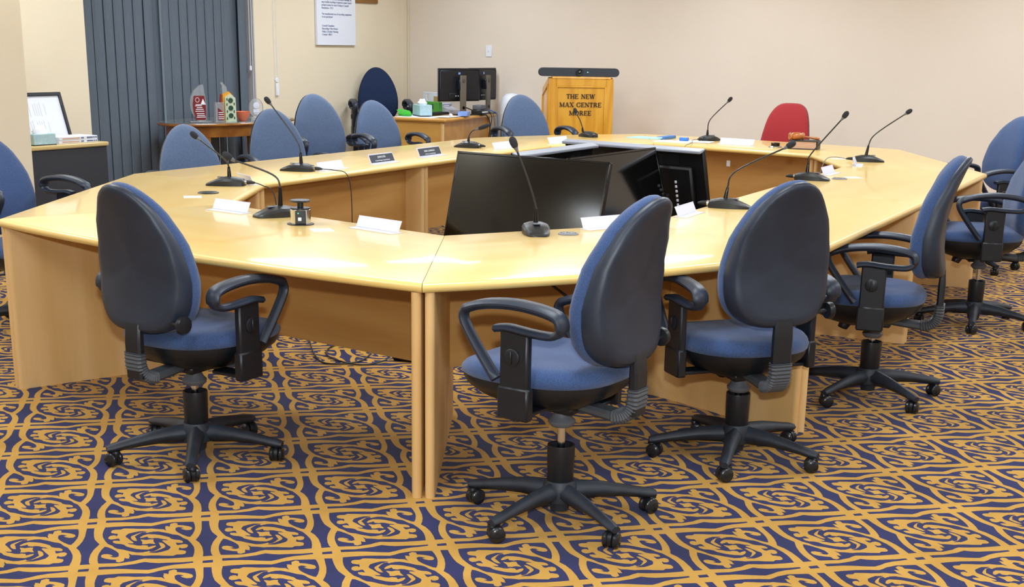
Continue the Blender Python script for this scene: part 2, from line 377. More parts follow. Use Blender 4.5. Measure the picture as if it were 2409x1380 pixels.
# vertical blind in the window opening
bl = thing('vertical_blind', 'blue-grey vertical blind of hanging slats covering the window', 'blind', (XL-.06, 8.78, 0))
hr = MB(); hr.box((0, 0, 2.40), (.05, 2.62, .05)); obj('head_rail', hr, M['grey_p'], bl)
def slat(w_):
    sm = MB(); P = []
    for k in range(7):
        t = k/6-.5; P.append((.012*math.cos(t*PI), t*w_))
    ring = P + [(x-.002, y) for x, y in reversed(P)]
    sm.loft([[(x, y, .03) for x, y in ring], [(x, y, 2.38) for x, y in ring]]); return mesh('slat', sm, M['blind'], 60)
SL = slat(.127)
y = -1.26; k = 0
while y < 1.24:
    o = obj('slat', SL, None, bl); fold = .60 if k % 9 == 3 else 0
    place(o, (.028 if not fold else -.028, y, 0), R(([7, 10, 5, 12, 8, 13, 6, 9][k % 8]) if not fold else -16))
    y += .113 if not fold else .10; k += 1
cd = MB(); cd.tube([(.055, 1.255, 2.38), (.055, 1.255, 1.23)], .0025, 5); cd.lathe([(.004, 1.23), (.011, 1.225), (.013, 1.19), (.009, 1.185)], 10, (.055, 1.255, 0))
obj('pull_cord', cd, M['white'], bl)
cd = MB(); cd.tube([(.05, 1.295, 2.38), (.05, 1.295, .74)], .003, 5); obj('tilt_cord', cd, M['white'], bl)

# things fixed on the walls
t = thing('cord_holder', 'small white cord holder on the cream wall right of the window', 'holder', (XL, 10.40, 1.03))
h = MB(); h.box((.012, 0, -.03), (.022, .04, .12), b=.004); obj('body', h, M['white'], t)
h = MB(); h.lathe([(.022, 0), (.024, .008), (.02, .014)], 14, (.004, 0, .06), 'x'); obj('knob', h, M['white'], t)
h = MB(); h.tube([(.012, -.02, 1.68), (.012, -.02, -.1)], .0022, 5); obj('cord', h, M['paper'], t)
h = MB(); h.tube([(.012, .02, 1.68), (.012, .02, .06)], .0018, 5); obj('cord', h, M['paper'], t)
t = thing('light_switch', 'white rectangular switch plate on the beige back wall', 'switch', (-7.70, YB, 1.395))
h = MB(); h.box((0, -.005, 0), (.074, .01, .118), b=.003); obj('plate', h, M['white'], t)
h = MB(); h.box((0, -.012, .01), (.02, .008, .034), b=.002); obj('rocker', h, M['white'], t)
t = thing('notice_board', 'white printed notice board with paragraphs of small text hung on cream wall', 'sign', (XL, 11.355, 1.43))
h = MB(); h.box((.016, 0, .55), (.028, .655, 1.1), b=.003); obj('board', h, M['paper'], t)
TXT = ['Persons in the gallery attending a meeting', 'should note that it is recorded.', '', 'Recording of Council and Committee meetings. By',
       'way of audio recording is required to assist Council', 'prepare notes for each Ordinary Council', 'Resolution : 7/12', '',
       'The unauthorised use of recording equipment', 'is not permitted', '', '', 'Council Chambers', 'Recording / Film Notice', 'Policy, October Meeting', 'Council : 08/12']
def wall_text(lines, x, y0, z0, dz, size, parent, maxw):
    for i, s_ in enumerate(lines):
        if not s_: continue
        tm = text_mesh(s_, size); tm.materials.append(M['ink']); o = obj('text_line', tm, None, parent)
        wd = max(v.co.x for v in tm.vertices); k_ = min(1, maxw/wd)
        o.matrix_local = Matrix.Translation((x, y0, z0-i*dz)) @ Matrix.Rotation(PI/2, 4, 'Z') @ Matrix.Rotation(PI/2, 4, 'X') @ Matrix.Diagonal((k_, 1, 1, 1))
wall_text(TXT, .0310, -.245, .535, .0292, .027, t, .50)
t = thing('wall_frame', 'lower edge of a brown timber picture frame on cream wall right of notice', 'frame', (XL, 11.90, 1.868))
h = MB()
for y_, z_, dy, dz in ((0, .02, .40, .04), (0, .48, .40, .04), (-.18, .25, .04, .42), (.18, .25, .04, .42)): h.box((.012, y_, z_), (.024, dy, dz), b=.004)
obj('frame', h, M['frame_w'], t)
h = MB(); h.box((.006, 0, .25), (.006, .34, .44)); obj('picture', h, M['paper'], t)

# ================================================================ the conference table: ten sections in a ring
P0, P1, P2, P3 = (-.293, 4.118), (1.16, 4.98), (2.984, 8.415), (2.995, 10.40)
Q0, Q1, Q2, Q3 = (1.109, 11.783), (-.344, 10.921), (-2.168, 7.486), (-2.165, 5.475)
I0, I1, I2, I3 = (-.28, 5.23), (.55, 5.68), (2.159, 8.785), (2.155, 9.776)
J0, J1, J2, J3 = (1.096, 10.671), (.266, 10.22), (-1.343, 7.116), (-1.339, 6.126)
MC, NC = (2.072, 6.697), (1.295, 7.108)
MG, NG = (-1.327, 9.032), (-.559, 8.620)
TOPZ, TT = .73, .033
def section(o0, o1, i1, i0, label, bow=0):
    # local frame: origin on the floor under the middle of the outer edge, x along that edge, y inward
    o0, o1, i1, i0 = [Vector(W(*q)) for q in (o0, o1, i1, i0)]
    d = (o1-o0).normalized(); nrm = Vector((-d.y, d.x, 0)); mid = (o0+o1)/2
    if (i0-o0).dot(nrm) < 0: nrm = -nrm
    ang = math.atan2(d.y, d.x)
    root = thing('table_section', label, 'table', mid, ang, 'sections of the ring-shaped conference table')
    def loc(q): v = q-mid; return Vector((v.dot(d), v.dot(Vector((-d.y, d.x, 0))), 0))
    a0, a1, b1, b0 = loc(o0), loc(o1), loc(i1), loc(i0)
    r_ = TT/2
    def ring(o, i, sx):
        dr = (i-o).normalized(); k = 1/abs(dr.y); L_ = (i-o).length; out = []
        e = (i1-i0).normalized(); en = Vector((-e.y, e.x, 0)); el = loc(mid+en)
        ki = 1/max(.3, abs(dr.dot(el)))
        for t_ in range(9):
            a = PI/2 + PI*t_/8; pd = r_ + r_*math.cos(a)*1
            q = o + dr*(pd*k); out.append((q.x+sx, q.y, TOPZ-r_+r_*math.sin(a)))
        for t_ in range(9):
            a = -PI/2 + PI*t_/8; pd = r_ - r_*math.cos(a)
            q = i - dr*(pd*ki); out.append((q.x+sx, q.y, TOPZ-r_+r_*math.sin(a)))
        return out
    r0, r1 = ring(a0, b0, .0012), ring(a1, b1, -.0012); st = []
    for s_ in range(13 if bow else 2):        # the end sections have a gently bowed outer edge
        t_ = s_/(12 if bow else 1); rg = []
        for q, (u, v) in enumerate(zip(r0, r1)):
            rg.append((u[0]+(v[0]-u[0])*t_, u[1]+(v[1]-u[1])*t_ - (bow*4*t_*(1-t_) if q < 9 else 0), u[2]))
        st.append(rg)
    mb = MB(); mb.loft(st); obj('tabletop', mb, M['top'], root, 50)
    ends = []
    for o, i, s_ in ((a0, b0, 1), (a1, b1, -1)):
        dr = (i-o).normalized(); sd = Vector((dr.y, -dr.x, 0)); sd = sd if sd.x*s_ > 0 else -sd
        h = .0165; c0 = o + dr*(.04) + sd*(h+.0055); c1 = i - dr*(.05) + sd*(h+.0055)
        P = []
        for t_ in range(7):
            a = -PI/2+PI*t_/6; P.append(c1 + dr*(h*math.cos(a)) + sd*(h*math.sin(a)))
        for t_ in range(7):
            a = PI/2+PI*t_/6; P.append(c0 + dr*(h*math.cos(a)) + sd*(h*math.sin(a)))
        pm = MB(); pm.prism([(q.x, q.y) for q in P], 0, TOPZ-TT); obj('side_panel', pm, [M['panel_v']], root)
        ends.append((o, dr, sd))
    yy = .70*(1 if b0.y > 0 else -1); xs = []
    for o, dr, sd in ends:
        q = o + dr*(yy/dr.y) + sd*.0385; xs.append(q.x)
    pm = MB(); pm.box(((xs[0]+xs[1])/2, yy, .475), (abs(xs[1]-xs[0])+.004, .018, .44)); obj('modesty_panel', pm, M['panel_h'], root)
    return root
section(Q3, P0, I0, J3, 'near left beech table section, long edge facing the camera, holding the pop-up power tower', .085)
section(P0, P1, I1, I0, 'near right beech table section behind the second front chair, with grey disc beside its microphone', .085)
section(P1, MC, NC, I1, 'right beech table section between the third front chair and the side-on chair')
section(MC, P2, I2, NC, 'right beech table section holding the far grey cable disc')
section(P2, P3, I3, I2, 'far right corner beech table section with blunt outer end')
section(P3, Q0, J0, I3, 'far beech table section in front of the red chair, carrying the gavel', .085)
section(Q0, Q1, J1, J0, 'far beech table section in front of the timber lectern, with open blue folder', .085)
section(Q1, MG, NG, J1, 'far left beech table section in front of the monitor desk')
section(MG, Q2, J2, NG, 'left beech table section carrying the readable black name plate nearest the camera')
section(Q2, Q3, J3, J2, 'left corner beech table section carrying the black cable disc')

# ================================================================ office chairs (local y = the way the sitter faces)
def egg(n=48, a=.200, lo=.182, hi=.333, nl=2.9, nh=2.02):
    out = []
    for k in range(n):
        t = 2*PI*k/n; c, s_ = math.cos(t), math.sin(t); e = nh if s_ > 0 else nl
        out.append(((a-.014*max(0, s_)**1.5)*math.copysign(abs(c)**(2/e), c), lo + (hi if s_ > 0 else lo)*math.copysign(abs(s_)**(2/e), s_)))
    return out
def red_outline(n=48):
    out = []
    for k in range(n):
        t = 2*PI*k/n; c, s_ = math.cos(t), math.sin(t)
        u = math.copysign(abs(c)**(2/3.6), c); v = .5+.5*math.copysign(abs(s_)**(2/3.6), s_)
        out.append((u*(.245-.078*v**1.3), v*.55))
    return out
BACK_Z = .495
def spine(w):
    P = [(-.02, -.212), (.08, -.192), (.18, -.190), (.30, -.214), (.40, -.252), (.56, -.335)]
    for (w0, y0), (w1, y1) in zip(P, P[1:]):
        if w <= w1: t = (w-w0)/(w1-w0); t = t*t*(3-2*t)*.4+t*.6; return y0+(y1-y0)*t
    return P[-1][1]
def pad(out, wc, prof, thin=1):
    # rings from the seam inward: (share of outline, offset forward)
    rings = []
    for q, off in prof:
        rg = []
        for u, w_ in out:
            uu = u*q; ww = wc+(w_-wc)*q
            k_ = 1 + (1.15*max(0, 1-max(0, ww)/.42) if off < 0 else 0)
            rg.append((uu, spine(ww)+.30*uu*uu+off*k_, BACK_Z+ww))
        rings.append(rg)
    return rings
def chair_back(parent, out, fab, shell_m):
    c_ = MB(); c_.loft(pad(out, .24, [(.05, .004), (.5, .004), (.85, .003), (.965, .000), (.985, .008), (1, .022), (.99, .036), (.95, .048), (.86, .056), (.6, .060), (.3, .061), (.05, .061)]))
    obj('back_cushion', c_, fab, parent, 70)
    c_ = MB(); c_.loft(pad(out, .24, [(.05, .003), (.5, .003), (.85, .002), (.965, .008), (.985, -.002), (.978, -.016), (.95, -.028), (.90, -.034), (.8, -.037), (.5, -.038), (.05, -.038)]))
    obj('back_shell', c_, shell_m, parent, 70)
def seat_out(n=44, ax=.245, ay=.256, e=2.8):
    out = []
    for k in range(n):
        t = 2*PI*k/n; c, s_ = math.cos(t), math.sin(t)
        x, y = ax*math.copysign(abs(c)**(2/e), c), ay*math.copysign(abs(s_)**(2/e), s_)
        x *= 1 - .10*max(0, -y/ay)**2
        out.append((x, y+.05))
    return out
def make_chair(label, fab, arms=True, outline=None, shell=None):
    t = thing('office_chair', label, 'chair', (0, 0, 0), 0, 'blue office chairs')
    shell = shell or M['plastic']
    # base
    b = MB(); b.lathe([(.020, .028), (.030, .030), (.034, .055), (.054, .062), (.058, .09), (.054, .115), (.046, .130), (.03, .132)], 20); obj('base_hub', b, M['plastic2'], t)
    leg = MB()
    P = [(.03, .092), (.08, .092), (.14, .090), (.20, .083), (.26, .074), (.300, .067), (.322, .064)]
    leg.sweep(P, [.060, .056, .049, .044, .040, .040, .032], [.068, .062, .052, .042, .034, .032, .022], c=.42)
    lm = mesh('base_leg', leg, M['plastic2'], 50)
    hood = MB(); hood.tube([(-.006, 0, .028), (.006, 0, .028)], .0255, 14); hood.lathe([(.011, .03), (.011, .056)], 10, (0, .012, 0)); hood.lathe([(.016, .05), (.014, .058)], 10, (0, .012, 0))
    hm = mesh('caster', hood, M['black'])
    wh = MB(); wh.lathe([(.010, -.010), (.022, -.009), (.0262, -.004), (.0262, .003), (.021, .0085), (.010, .0105), (.002, .011)], 18, (0, 0, .0262), 'x'); wm = mesh('caster_wheel', wh, M['gloss_w'])
    for k in range(5):
        a = 2*PI*k/5 + .35
        o = obj('base_leg', lm, None, t); o.rotation_euler = (0, 0, a)
        cst = obj('caster', hm, None, t); sw = a + [1.1, -.6, 2.2, .4, 1.7][k]
        cst.location = (-.300*math.sin(a), .300*math.cos(a), 0); cst.rotation_euler = (0, 0, sw)
        for s_ in (1, -1):
            q = obj('caster_wheel', wm, None, cst); q.location = (.0165*s_, 0, 0); q.rotation_euler = (0, 0, 0 if s_ > 0 else PI)
    c_ = MB(); c_.lathe([(.034, .11), (.0415, .125), (.0445, .242), (.0435, .247), (.036, .245), (.034, .23)], 24); obj('column_sleeve', c_, M['black'], t)
    c_ = MB(); c_.lathe([(.013, .15), (.013, .325)], 14); obj('gas_piston', c_, M['chrome'], t)
    # from here up everything rises with the gas lift
    c_ = MB(); c_.lathe([(.018, .252), (.034, .254), (.043, .264), (.044, .272), (.034, .282), (.025, .300), (.024, .33)], 20); obj('spindle_collar', c_, M['grey_p'], t)
    so = seat_out()
    def sr(q, z, dz=0): return [(x*q, .05+(y-.05)*q, z - dz*max(0, (y-.15)/.15)**2*.02) for x, y in so]
    c_ = MB(); c_.loft([sr(.985, .432), sr(.98, .416), sr(.94, .396), sr(.80, .366), sr(.56, .334), sr(.34, .316), sr(.2, .312)]); obj('seat_pan', c_, M['black'], t, 60)
    c_ = MB(); c_.loft([sr(.97, .424), sr(1, .432), sr(1.01, .446, .5), sr(.993, .462, 1), sr(.945, .476, 1), sr(.86, .485, 1), sr(.6, .484, .6), sr(.3, .480), sr(.05, .479)]); obj('seat_cushion', c_, fab, t, 70)
    c_ = MB(); c_.box((0, .02, .325), (.13, .19, .03), b=.008); mech = obj('tilt_mechanism', c_, M['black'], t)
    c_ = MB(); c_.tube([(0, .10, .318), (0, .125, .30), (0, .13, .285)], [.016, .026, .022], 12); obj('tension_knob', c_, M['black'], mech)
    c_ = MB(); c_.tube([(.06, .05, .322), (.20, .06, .335), (.235, .06, .337)], [.005, .005, .010], 8); obj('height_lever', c_, M['grey_p'], mech)
    c_ = MB(); c_.sweep([(-.266, .345), (-.266, .47), (-.264, .53), (-.255, .56)], [.072, .074, .07, .06], [.028, .030, .022, .012], c=.25); obj('back_bar', c_, M['black'], t)
    pth = smooth_path([(0, -.08, .330), (0, -.15, .322), (0, -.205, .322), (0, -.245, .337), (0, -.264, .37), (0, -.266, .42)], 9)[16:]
    pth = [(q[1], q[2]) for q in pth]; n = len(pth)
    c_ = MB(); c_.sweep(pth, [.082 if i % 2 else .074 for i in range(n)], [.042 if i % 2 else .034 for i in range(n)], c=.22); obj('bellows', c_, M['grey_d'], t, 20)
    c_ = MB(); c_.sweep([(-.05, .334), (-.12, .328), (-.19, .322), (-.225, .325)], [.06, .066, .07, .07], [.028, .030, .032, .032], c=.3); obj('back_arm', c_, M['grey_d'], t)
    chair_back(t, outline or egg(), fab, shell)
    c_ = MB(); c_.tube([(.02, -.245, .545), (.19, -.235, .548)], .008, 8); c_.lathe([(.012, .188), (.028, .192), (.031, .202), (.029, .212), (.012, .216)], 16, (0, -.232, .548), 'x'); obj('back_knob', c_, M['black'], t)
    if arms:
        path = smooth_path([(0, .048, .604), (0, .0, .610), (0, -.08, .604), (0, -.150, .602), (0, -.185, .607), (0, -.203, .622), (0, -.206, .642), (0, -.188, .662), (0, -.12, .676), (0, -.02, .682), (0, .08, .674), (0, .150, .657), (0, .178, .640), (0, .176, .610), (0, .135, .553), (0, .085, .494), (0, .045, .450)], 3)
        path = [(q[1]*.90+.028, q[2]) for q in path]; n = len(path)
        wd, tk = [], []
        for i in range(n):
            f = i/(n-1)
            if f < .33: wd.append(.046); tk.append(.022)
            elif f < .72: wd.append(.060); tk.append(.029)
            else: wd.append(.042); tk.append(.027)
        lp = MB(); lp.sweep(path, wd, tk, c=.4); lpm = mesh('armrest', lp, M['plastic'], 45)
        ps = MB(); ps.box((0, 0, .490), (.028, .100, .23), b=.006); ps.box((0, 0, .385), (.036, .110, .10), b=.006); ps.box((-.065, 0, .345), (.16, .07, .012), b=.003)
        psm = mesh('arm_post', ps, M['black'])
        kn = MB(); kn.lathe([(.026, .012), (.027, .0165), (.023, .019), (.004, .0195)], 20, (0, .005, .525), 'x'); kn.box((.0205, .005, .525), (.008, .007, .04), b=.002); knm = mesh('arm_dial', kn, M['black'])
        for s_ in (1, -1):
            a_ = obj('armrest', lpm, None, t); a_.location = (.268*s_, 0, 0)
            q = obj('arm_post', psm, None, a_); q.scale = (s_, 1, 1)
            q = obj('arm_dial', knm, None, a_); q.scale = (s_, 1, 1)
    return t
M['gloss_w'] = mat('caster_wheel_plastic', (30, 32, 36), .25)
M['grey_d'] = mat('ribbed_grey_bellows', (70, 74, 80), .55)
LOW = {'base_hub', 'base_leg', 'caster', 'column_sleeve', 'gas_piston'}
def kind(o): return o.name.split('.')[0]
def lift(dz, back=0, mats=None, arm=0):
    def f(o, sub=False):
        k_ = kind(o)
        if not sub and k_ not in LOW:
            o.location.z += dz
            if k_ in ('back_cushion', 'back_shell', 'back_bar', 'back_knob'): o.location.z += back
            if k_ == 'armrest': o.location.z += arm
        if mats and k_ in mats:
            o.material_slots[0].link = 'OBJECT'; o.material_slots[0].material = mats[k_]
    return f
proto = make_chair('blue office chair at the front left, its dark shell turned to the camera', M['fabric'])
remember(proto)
GR = 'blue office chairs'
FL = {'back_cushion': M['fabric_light']}
def chair(label, x, y, face, dz=0, back=0, base=0, mats=None, scale=1, arm=0, far=0):
    o = dup(proto, label, W(x, y), A(face)-PI/2, lift(dz, back, mats, arm), GR)
    if scale != 1: o.scale = (scale,)*3
    for c in kids(o):
        if kind(c) == 'armrest' and c.location.x > 0: c.location.z += far
        if kind(c) in ('base_hub', 'base_leg', 'caster'):
            a = R(base); v = c.location.copy(); c.location = (v.x*math.cos(a)-v.y*math.sin(a), v.x*math.sin(a)+v.y*math.cos(a), v.z)
            c.rotation_euler.z += a
    return o
chair('blue office chair at the front left, its dark shell turned to the camera', -1.145, 4.57, 58, .018, -.015, -15, None, 1, -.022)
chair('blue office chair nearest the camera, right of the round table posts, shell tilted right', .158, 3.985, 146, .055, -.01, -10, None, 1, 0, -.062)
chair('blue office chair third in the front row, wide dark shell square to the camera', .832, 4.67, 111, 0, .04, -21)
chair('blue office chair fourth in the front row, seen almost side on', 1.565, 5.60, 161, .012, .035, -32, None, 1, 0, -.018)
chair('blue office chair at the right edge, side on, back cut off by the photo edge', 2.577, 7.237, 172, .06, -.06, -14, None, 1, -.0, -.07)
chair('blue office chair furthest right, beyond the blunt end of the table', 3.22, 9.2, 196, .02, .02, -6)
chair('blue office chair cut off by the left edge of the photo', -2.53, 6.75, -32, -.03, -.0, 0, None, 1, .10)
chair('leftmost blue chair in the far row, in front of the trophy table', -2.14, 8.95, -60, -.08, -.11, 10, FL, 1.10, -.05)
chair('blue chair in the far row between trophy table and tall leaning microphone', -1.72, 9.95, -60, -.05, -.08, 30, FL, 1.10, -.05)
chair('blue chair third from the left in the far row, before the cream wall', -1.50, 10.70, -58, -.01, -.04, 20, FL, 1.1)
chair('blue chair fourth in the far row, in front of the monitor desk', -1.14, 11.80, -58, -.06, -.07, 5, FL, 1.1)
chair('dark navy office chair raised high behind the monitor desk', -1.45, 14.25, -76, .13, -.02, 12, {'back_cushion': M['fabric_dark'], 'seat_cushion': M['fabric_dark']}, 1.08)
chair('blue chair directly in front of the timber lectern', .155, 12.12, -68, -.05, -.09, 15, FL, 1.18)

for c_, gs in KIDS[proto.name]:
    for g_ in gs: bpy.data.objects.remove(g_)
    bpy.data.objects.remove(c_)
bpy.data.objects.remove(proto)
red = make_chair('red-backed office chair without armrests behind the far side of the table', M['red'], False, red_outline(), M['plastic'])
red.name = 'red_office_chair'; del red['group']; place(red, W(2.34, 11.92), A(-118)-PI/2)
for c_ in kids(red):
    lift(-.03, -.015)(c_)

# ================================================================ screens standing in the well of the ring
def television(label, a, b, rear, zt=.87, tilt=15, h=.62):
    # a, b: ends of the top edge; the screen looks to the right of a -> b, leaning back
    a, b = Vector(W(*a)), Vector(W(*b)); d = (b-a).normalized(); L_ = (b-a).length
    t = thing('television', label, 'television', (a.x+(b.x-a.x)/2, a.y+(b.y-a.y)/2, 0), math.atan2(d.y, d.x), 'televisions in the well of the table')
    K = Matrix.Translation((0, 0, zt)) @ Matrix.Rotation(R(-tilt), 4, 'X')
    m_ = MB(); m_.box((0, .012, -h/2), (L_, .028, h), b=.004); o = obj('panel', m_.xf(K), M['tv_back'], t)
    m_ = MB()
    for x, z, w_, hh in ((0, -.006, L_, .012), (0, -h+.01, L_, .020), (-L_/2+.006, -h/2, .012, h), (L_/2-.006, -h/2, .012, h)): m_.box((x, -.003, z), (w_, .008, hh), b=.0015)
    obj('bezel', m_.xf(K), M['gloss_black'], t)
    m_ = MB(); m_.box((0, -.0035, -h/2), (L_-.024, .004, h-.030)); obj('screen', m_.xf(K), M['screen'], t)
    m_ = MB(); m_.box((0, .044, -h*.56), (L_*.86, .04, h*.78), b=.012); bh = obj('rear_housing', m_.xf(K), M['tv_back'], t)
    if rear:
        m_ = MB(); m_.box((0, .028, -.004), (L_, .062, .018), b=.005); obj('top_rim', m_.xf(K), M['bezel_s'], t)
    if rear:
        m_ = MB()
        for sx in (-.27, .27):
            for i in range(9): m_.box((sx*L_*.98, .0275, -.040-.0075*i), (.15, .004, .0035))
        q = obj('vent', m_.xf(K), M['steel'], bh); q['kind'] = 'stuff'
        m_ = MB(); m_.box((.05, .066, -h*.55), (.44, .012, .34), b=.006); obj('cover', m_.xf(K), M['gloss_black'], bh)
        m_ = MB()
        for i in range(7): m_.box((-.345, .066, -.20-.030*i), (.014, .010, .016), b=.002)
        q = obj('port', m_.xf(K), M['text_w'], bh); q['kind'] = 'stuff'
    m_ = MB()
    zb = zt - h*math.cos(R(tilt)); yb = -h*math.sin(R(tilt))
    for sx in (-.32, .32):
        m_.tube([(sx, yb+.05, zb+.06), (sx, yb+.05, .02)], .018, 8); m_.box((sx, yb+.06, .012), (.06, .40, .024), b=.006)
        m_.tube([(sx, .06, zb+.32), (sx, yb+.20, .03)], .012, 8)
    obj('stand', m_, M['black'], t)
    return t
television('large television facing the near left table section, screen catching a pale glare', (-.336, 7.695), (.504, 7.094), False)
television('television facing right, mostly hidden behind the front one and reflecting dark shapes', (.285, 7.325), (.855, 8.262), False)
television('television with its black rear and row of white ports towards the camera', (1.150, 8.140), (.332, 8.842), True)
television('television at the left of the well, seen from behind over the front screen', (.475, 8.51), (-.025, 7.59), True)

# ================================================================ gooseneck microphones
def mic(label, x, y, face, path, head=None):
    t = thing('gooseneck_microphone', label, 'microphone', W(x, y, TOPZ), A(face), 'gooseneck microphones on the conference table')
    st = [(-.082, .030, .026), (-.074, .044, .036), (-.03, .054, .045), (.02, .056, .047), (.06, .052, .036), (.10, .043, .020), (.116, .034, .012), (.120, .026, .008)]
    m_ = MB(); m_.loft([[(x_, -hw, 0), (x_, -hw, h_*.55), (x_, -hw*.86, h_*.8), (x_, -hw*.45, h_*.97), (x_, 0, h_), (x_, hw*.45, h_*.97), (x_, hw*.86, h_*.8), (x_, hw, h_*.55), (x_, hw, 0)] for x_, hw, h_ in st])
    obj('base', m_, M['mic'], t, 30)
    m_ = MB(); m_.box((.045, .0, .0435), (.03, .03, .004), b=.0015); obj('talk_button', m_, M['grey_p'], t)
    # the neck bends in the plane given by the measured offsets (sideways, up), turned into the base's own frame
    ca, sa = math.cos(-R(face)), math.sin(-R(face))
    def lp(h, v): return (h*ca, h*sa, v)
    P = [lp(*q) for q in path]
    P[0] = (P[0][0], P[0][1], .040)
    m_ = MB(); m_.tube([P[0], tuple(Vector(P[0]).lerp(Vector(P[1]), .5)), P[1]], [.0115, .0095, .0065], 12); obj('neck_socket', m_, M['gloss_black'], t)
    sp = smooth_path(P[:-1], 6); sp = [q for i, q in enumerate(sp) if i >= 6]
    m_ = MB(); m_.tube(sp, .0042, 8); obj('gooseneck', m_, M['steel'], t)
    h0, h1 = Vector(P[-2]), Vector(P[-1]); d = (h1-h0).normalized(); Lh = max(.052, (h1-h0).length)
    m_ = MB(); m_.tube([h0-d*.012, h0, h0+d*.014], [.0045, .008, .0105], 10); obj('capsule_collar', m_, M['chrome'] if face == 999 else M['grey_p'], t)
    m_ = MB(); m_.tube([h0+d*(Lh*f) for f in (.12, .25, .5, .75, .92, 1)], [.010, .0138, .0158, .0150, .0105, .004], 14); obj('windscreen', m_, M['foam'], t, 60)
    m_ = MB(); m_.tube([(-.08, 0, .018), (-.092, 0, .018)], .0125, 12); o = obj('plug', m_, M['chrome'], t)
    m_ = MB(); m_.tube([(-.092, 0, .018), (-.118, 0, .018), (-.135, 0, .016)], [.011, .009, .005], 12); obj('plug_boot', m_, M['cable'], o)
    return t
M['foam'] = mat('black_foam', (40, 42, 47), .95, bump=.5, bscale=900)
def mcable(t_label, pts, m_='cable'):
    mb = MB(); mb.tube(smooth_path([W(*q) for q in pts], 5), .0028, 6)
    return tag(obj('microphone_cable', mb, M[m_]), t_label, 'cable')
MP = {
 1: [(-1.504, 6.944), 180, [(.001, .018), (0, .097), (-.027, .140), (-.152, .238), (-.183, .264)], 'microphone at the left table corner beside the black cable disc, neck leaning left'],
 2: [(-1.024, 5.73), 217, [(.0, .03), (.002, .125), (-.031, .179), (-.198, .238), (-.219, .252)], 'microphone beside the chrome pop-up power tower, low neck stretched left'],
 3: [(-1.269, 7.807), 168, [(.005, .035), (.003, .108), (-.025, .189), (-.163, .380), (-.189, .411)], 'tall microphone on the left table side with its cable hanging into the well'],
 4: [(.083, 5.331), 275, [(0, .036), (0, .10), (-.034, .21), (-.084, .335), (-.101, .372)], 'microphone in the middle foreground, base facing the camera, before the large screen'],
 5: [(-.346, 9.844), 150, [(-.01, .015), (-.007, .077), (.015, .117), (.052, .133), (.149, .168)], 'microphone behind the large screen with its head bent flat to the right'],
 6: [(.606, 11.247), 118, [(-.05, .013), (-.056, .076), (-.079, .138), (-.109, .187), (-.117, .207)], 'short microphone in front of the timber lectern'],
 7: [(1.583, 11.028), 40, [(-.012, .027), (-.012, .089), (.007, .175), (.139, .313), (.165, .344)], 'far microphone left of the red chair, neck leaning right'],
 8: [(1.721, 7.795), -20, [(-.013, .037), (-.010, .101), (.001, .150), (.167, .354), (.192, .388)], 'microphone behind the third front chair, straight neck leaning right past the book'],
 9: [(2.412, 9.187), -8, [(-.003, .035), (.008, .110), (.05, .188), (.241, .325), (.282, .354)], 'rightmost microphone, on the far right corner section, neck leaning right'],
 10: [(1.009, 6.332), -15, [(-.004, .032), (.004, .097), (.04, .174), (.267, .287), (.313, .314)], 'microphone between the second and third front chairs, neck bent far right'],
}
for k_, (q, f_, pth, lab) in MP.items(): mic('gooseneck '+lab, q[0], q[1], f_, pth)
def rear(k_, d_=.135):
    (x, y), f_ = MP[k_][0], MP[k_][1]; return (x-d_*math.cos(R(f_)), y-d_*math.sin(R(f_)), TOPZ+.016)
mcable('black cable curving from the left corner microphone down into the well', [rear(1), (-1.33, 6.93, .735), (-1.262, 6.89, .70), (-1.245, 6.87, .55), (-1.24, 6.86, .3), (-1.20, 6.86, .01)])
mcable('black cable dropping from the tall left microphone down the inner panel', [rear(3), (-1.06, 7.735, .745), (-.985, 7.700, .728), (-.958, 7.690, .62), (-.955, 7.690, .35), (-.95, 7.68, .01)])
mcable('grey cable looping from the rightmost microphone over the inner table edge', [rear(9), (2.20, 9.23, .755), (2.135, 9.20, .735), (2.095, 9.17, .62), (2.08, 9.15, .4)], 'cable_g')
mcable('grey cable of the far microphone dropping over the table edge', [rear(7), (1.43, 10.86, .745), (1.40, 10.66, .738), (1.36, 10.46, .744), (1.31, 10.405, .720), (1.30, 10.39, .6)], 'cable_g')

# ================================================================ name plates
def plate(label, x, y, deg, L_=.25, face=1, black=None, h=.046):
    # white acrylic: a flat foot and a leaning upright; face = +1 leans away from its right-hand side
    t = thing('name_plate', label, 'name plate', W(x, y, TOPZ), A(deg), 'name plates on the conference table')
    m_ = MB(); m_.box((0, 0, .0015), (L_, .062, .003), b=.0008); obj('foot', m_, M['acrylic'], t)
    K = Matrix.Translation((0, .010*face, .003)) @ Matrix.Rotation(R(-24*face), 4, 'X')
    m_ = MB(); m_.box((0, 0, h/2), (L_, .003, h), b=.0008); m_.tube([(-L_/2, 0, h), (L_/2, 0, h)], .0026, 6); up_ = obj('upright', m_.xf(K), M['acrylic'], t)
    if black:
        m_ = MB(); m_.box((.008*0, -.0022*1, .031), (L_-.012, .0012, .05)); obj('name_strip', m_.xf(K), M['plate'], up_)
        for s_, z, sz in black:
            tm = text_mesh(s_, sz, .0003, 'CENTER'); tm.materials.append(M['text_w'])
            o = obj('lettering', tm, None, up_); o.matrix_local = K @ Matrix.Translation((0, -.0032, z)) @ Matrix.Rotation(PI/2, 4, 'X')
    return t
plate('white name plate on the near left table section, left of the power tower', -1.279, 5.854, -38, .235)
plate('white name plate on the near left table section, right of the power tower', -.569, 5.326, -42, .255)
plate('white name plate partly behind the nearest chair, in front of the large screen', .389, 5.525, 37, .25)
plate('white name plate between the second and third front chairs', .796, 6.019, 64, .25)
plate('blank white name plate beside the tall microphone on the left table side', -1.095, 7.935, 63, .26, 1)
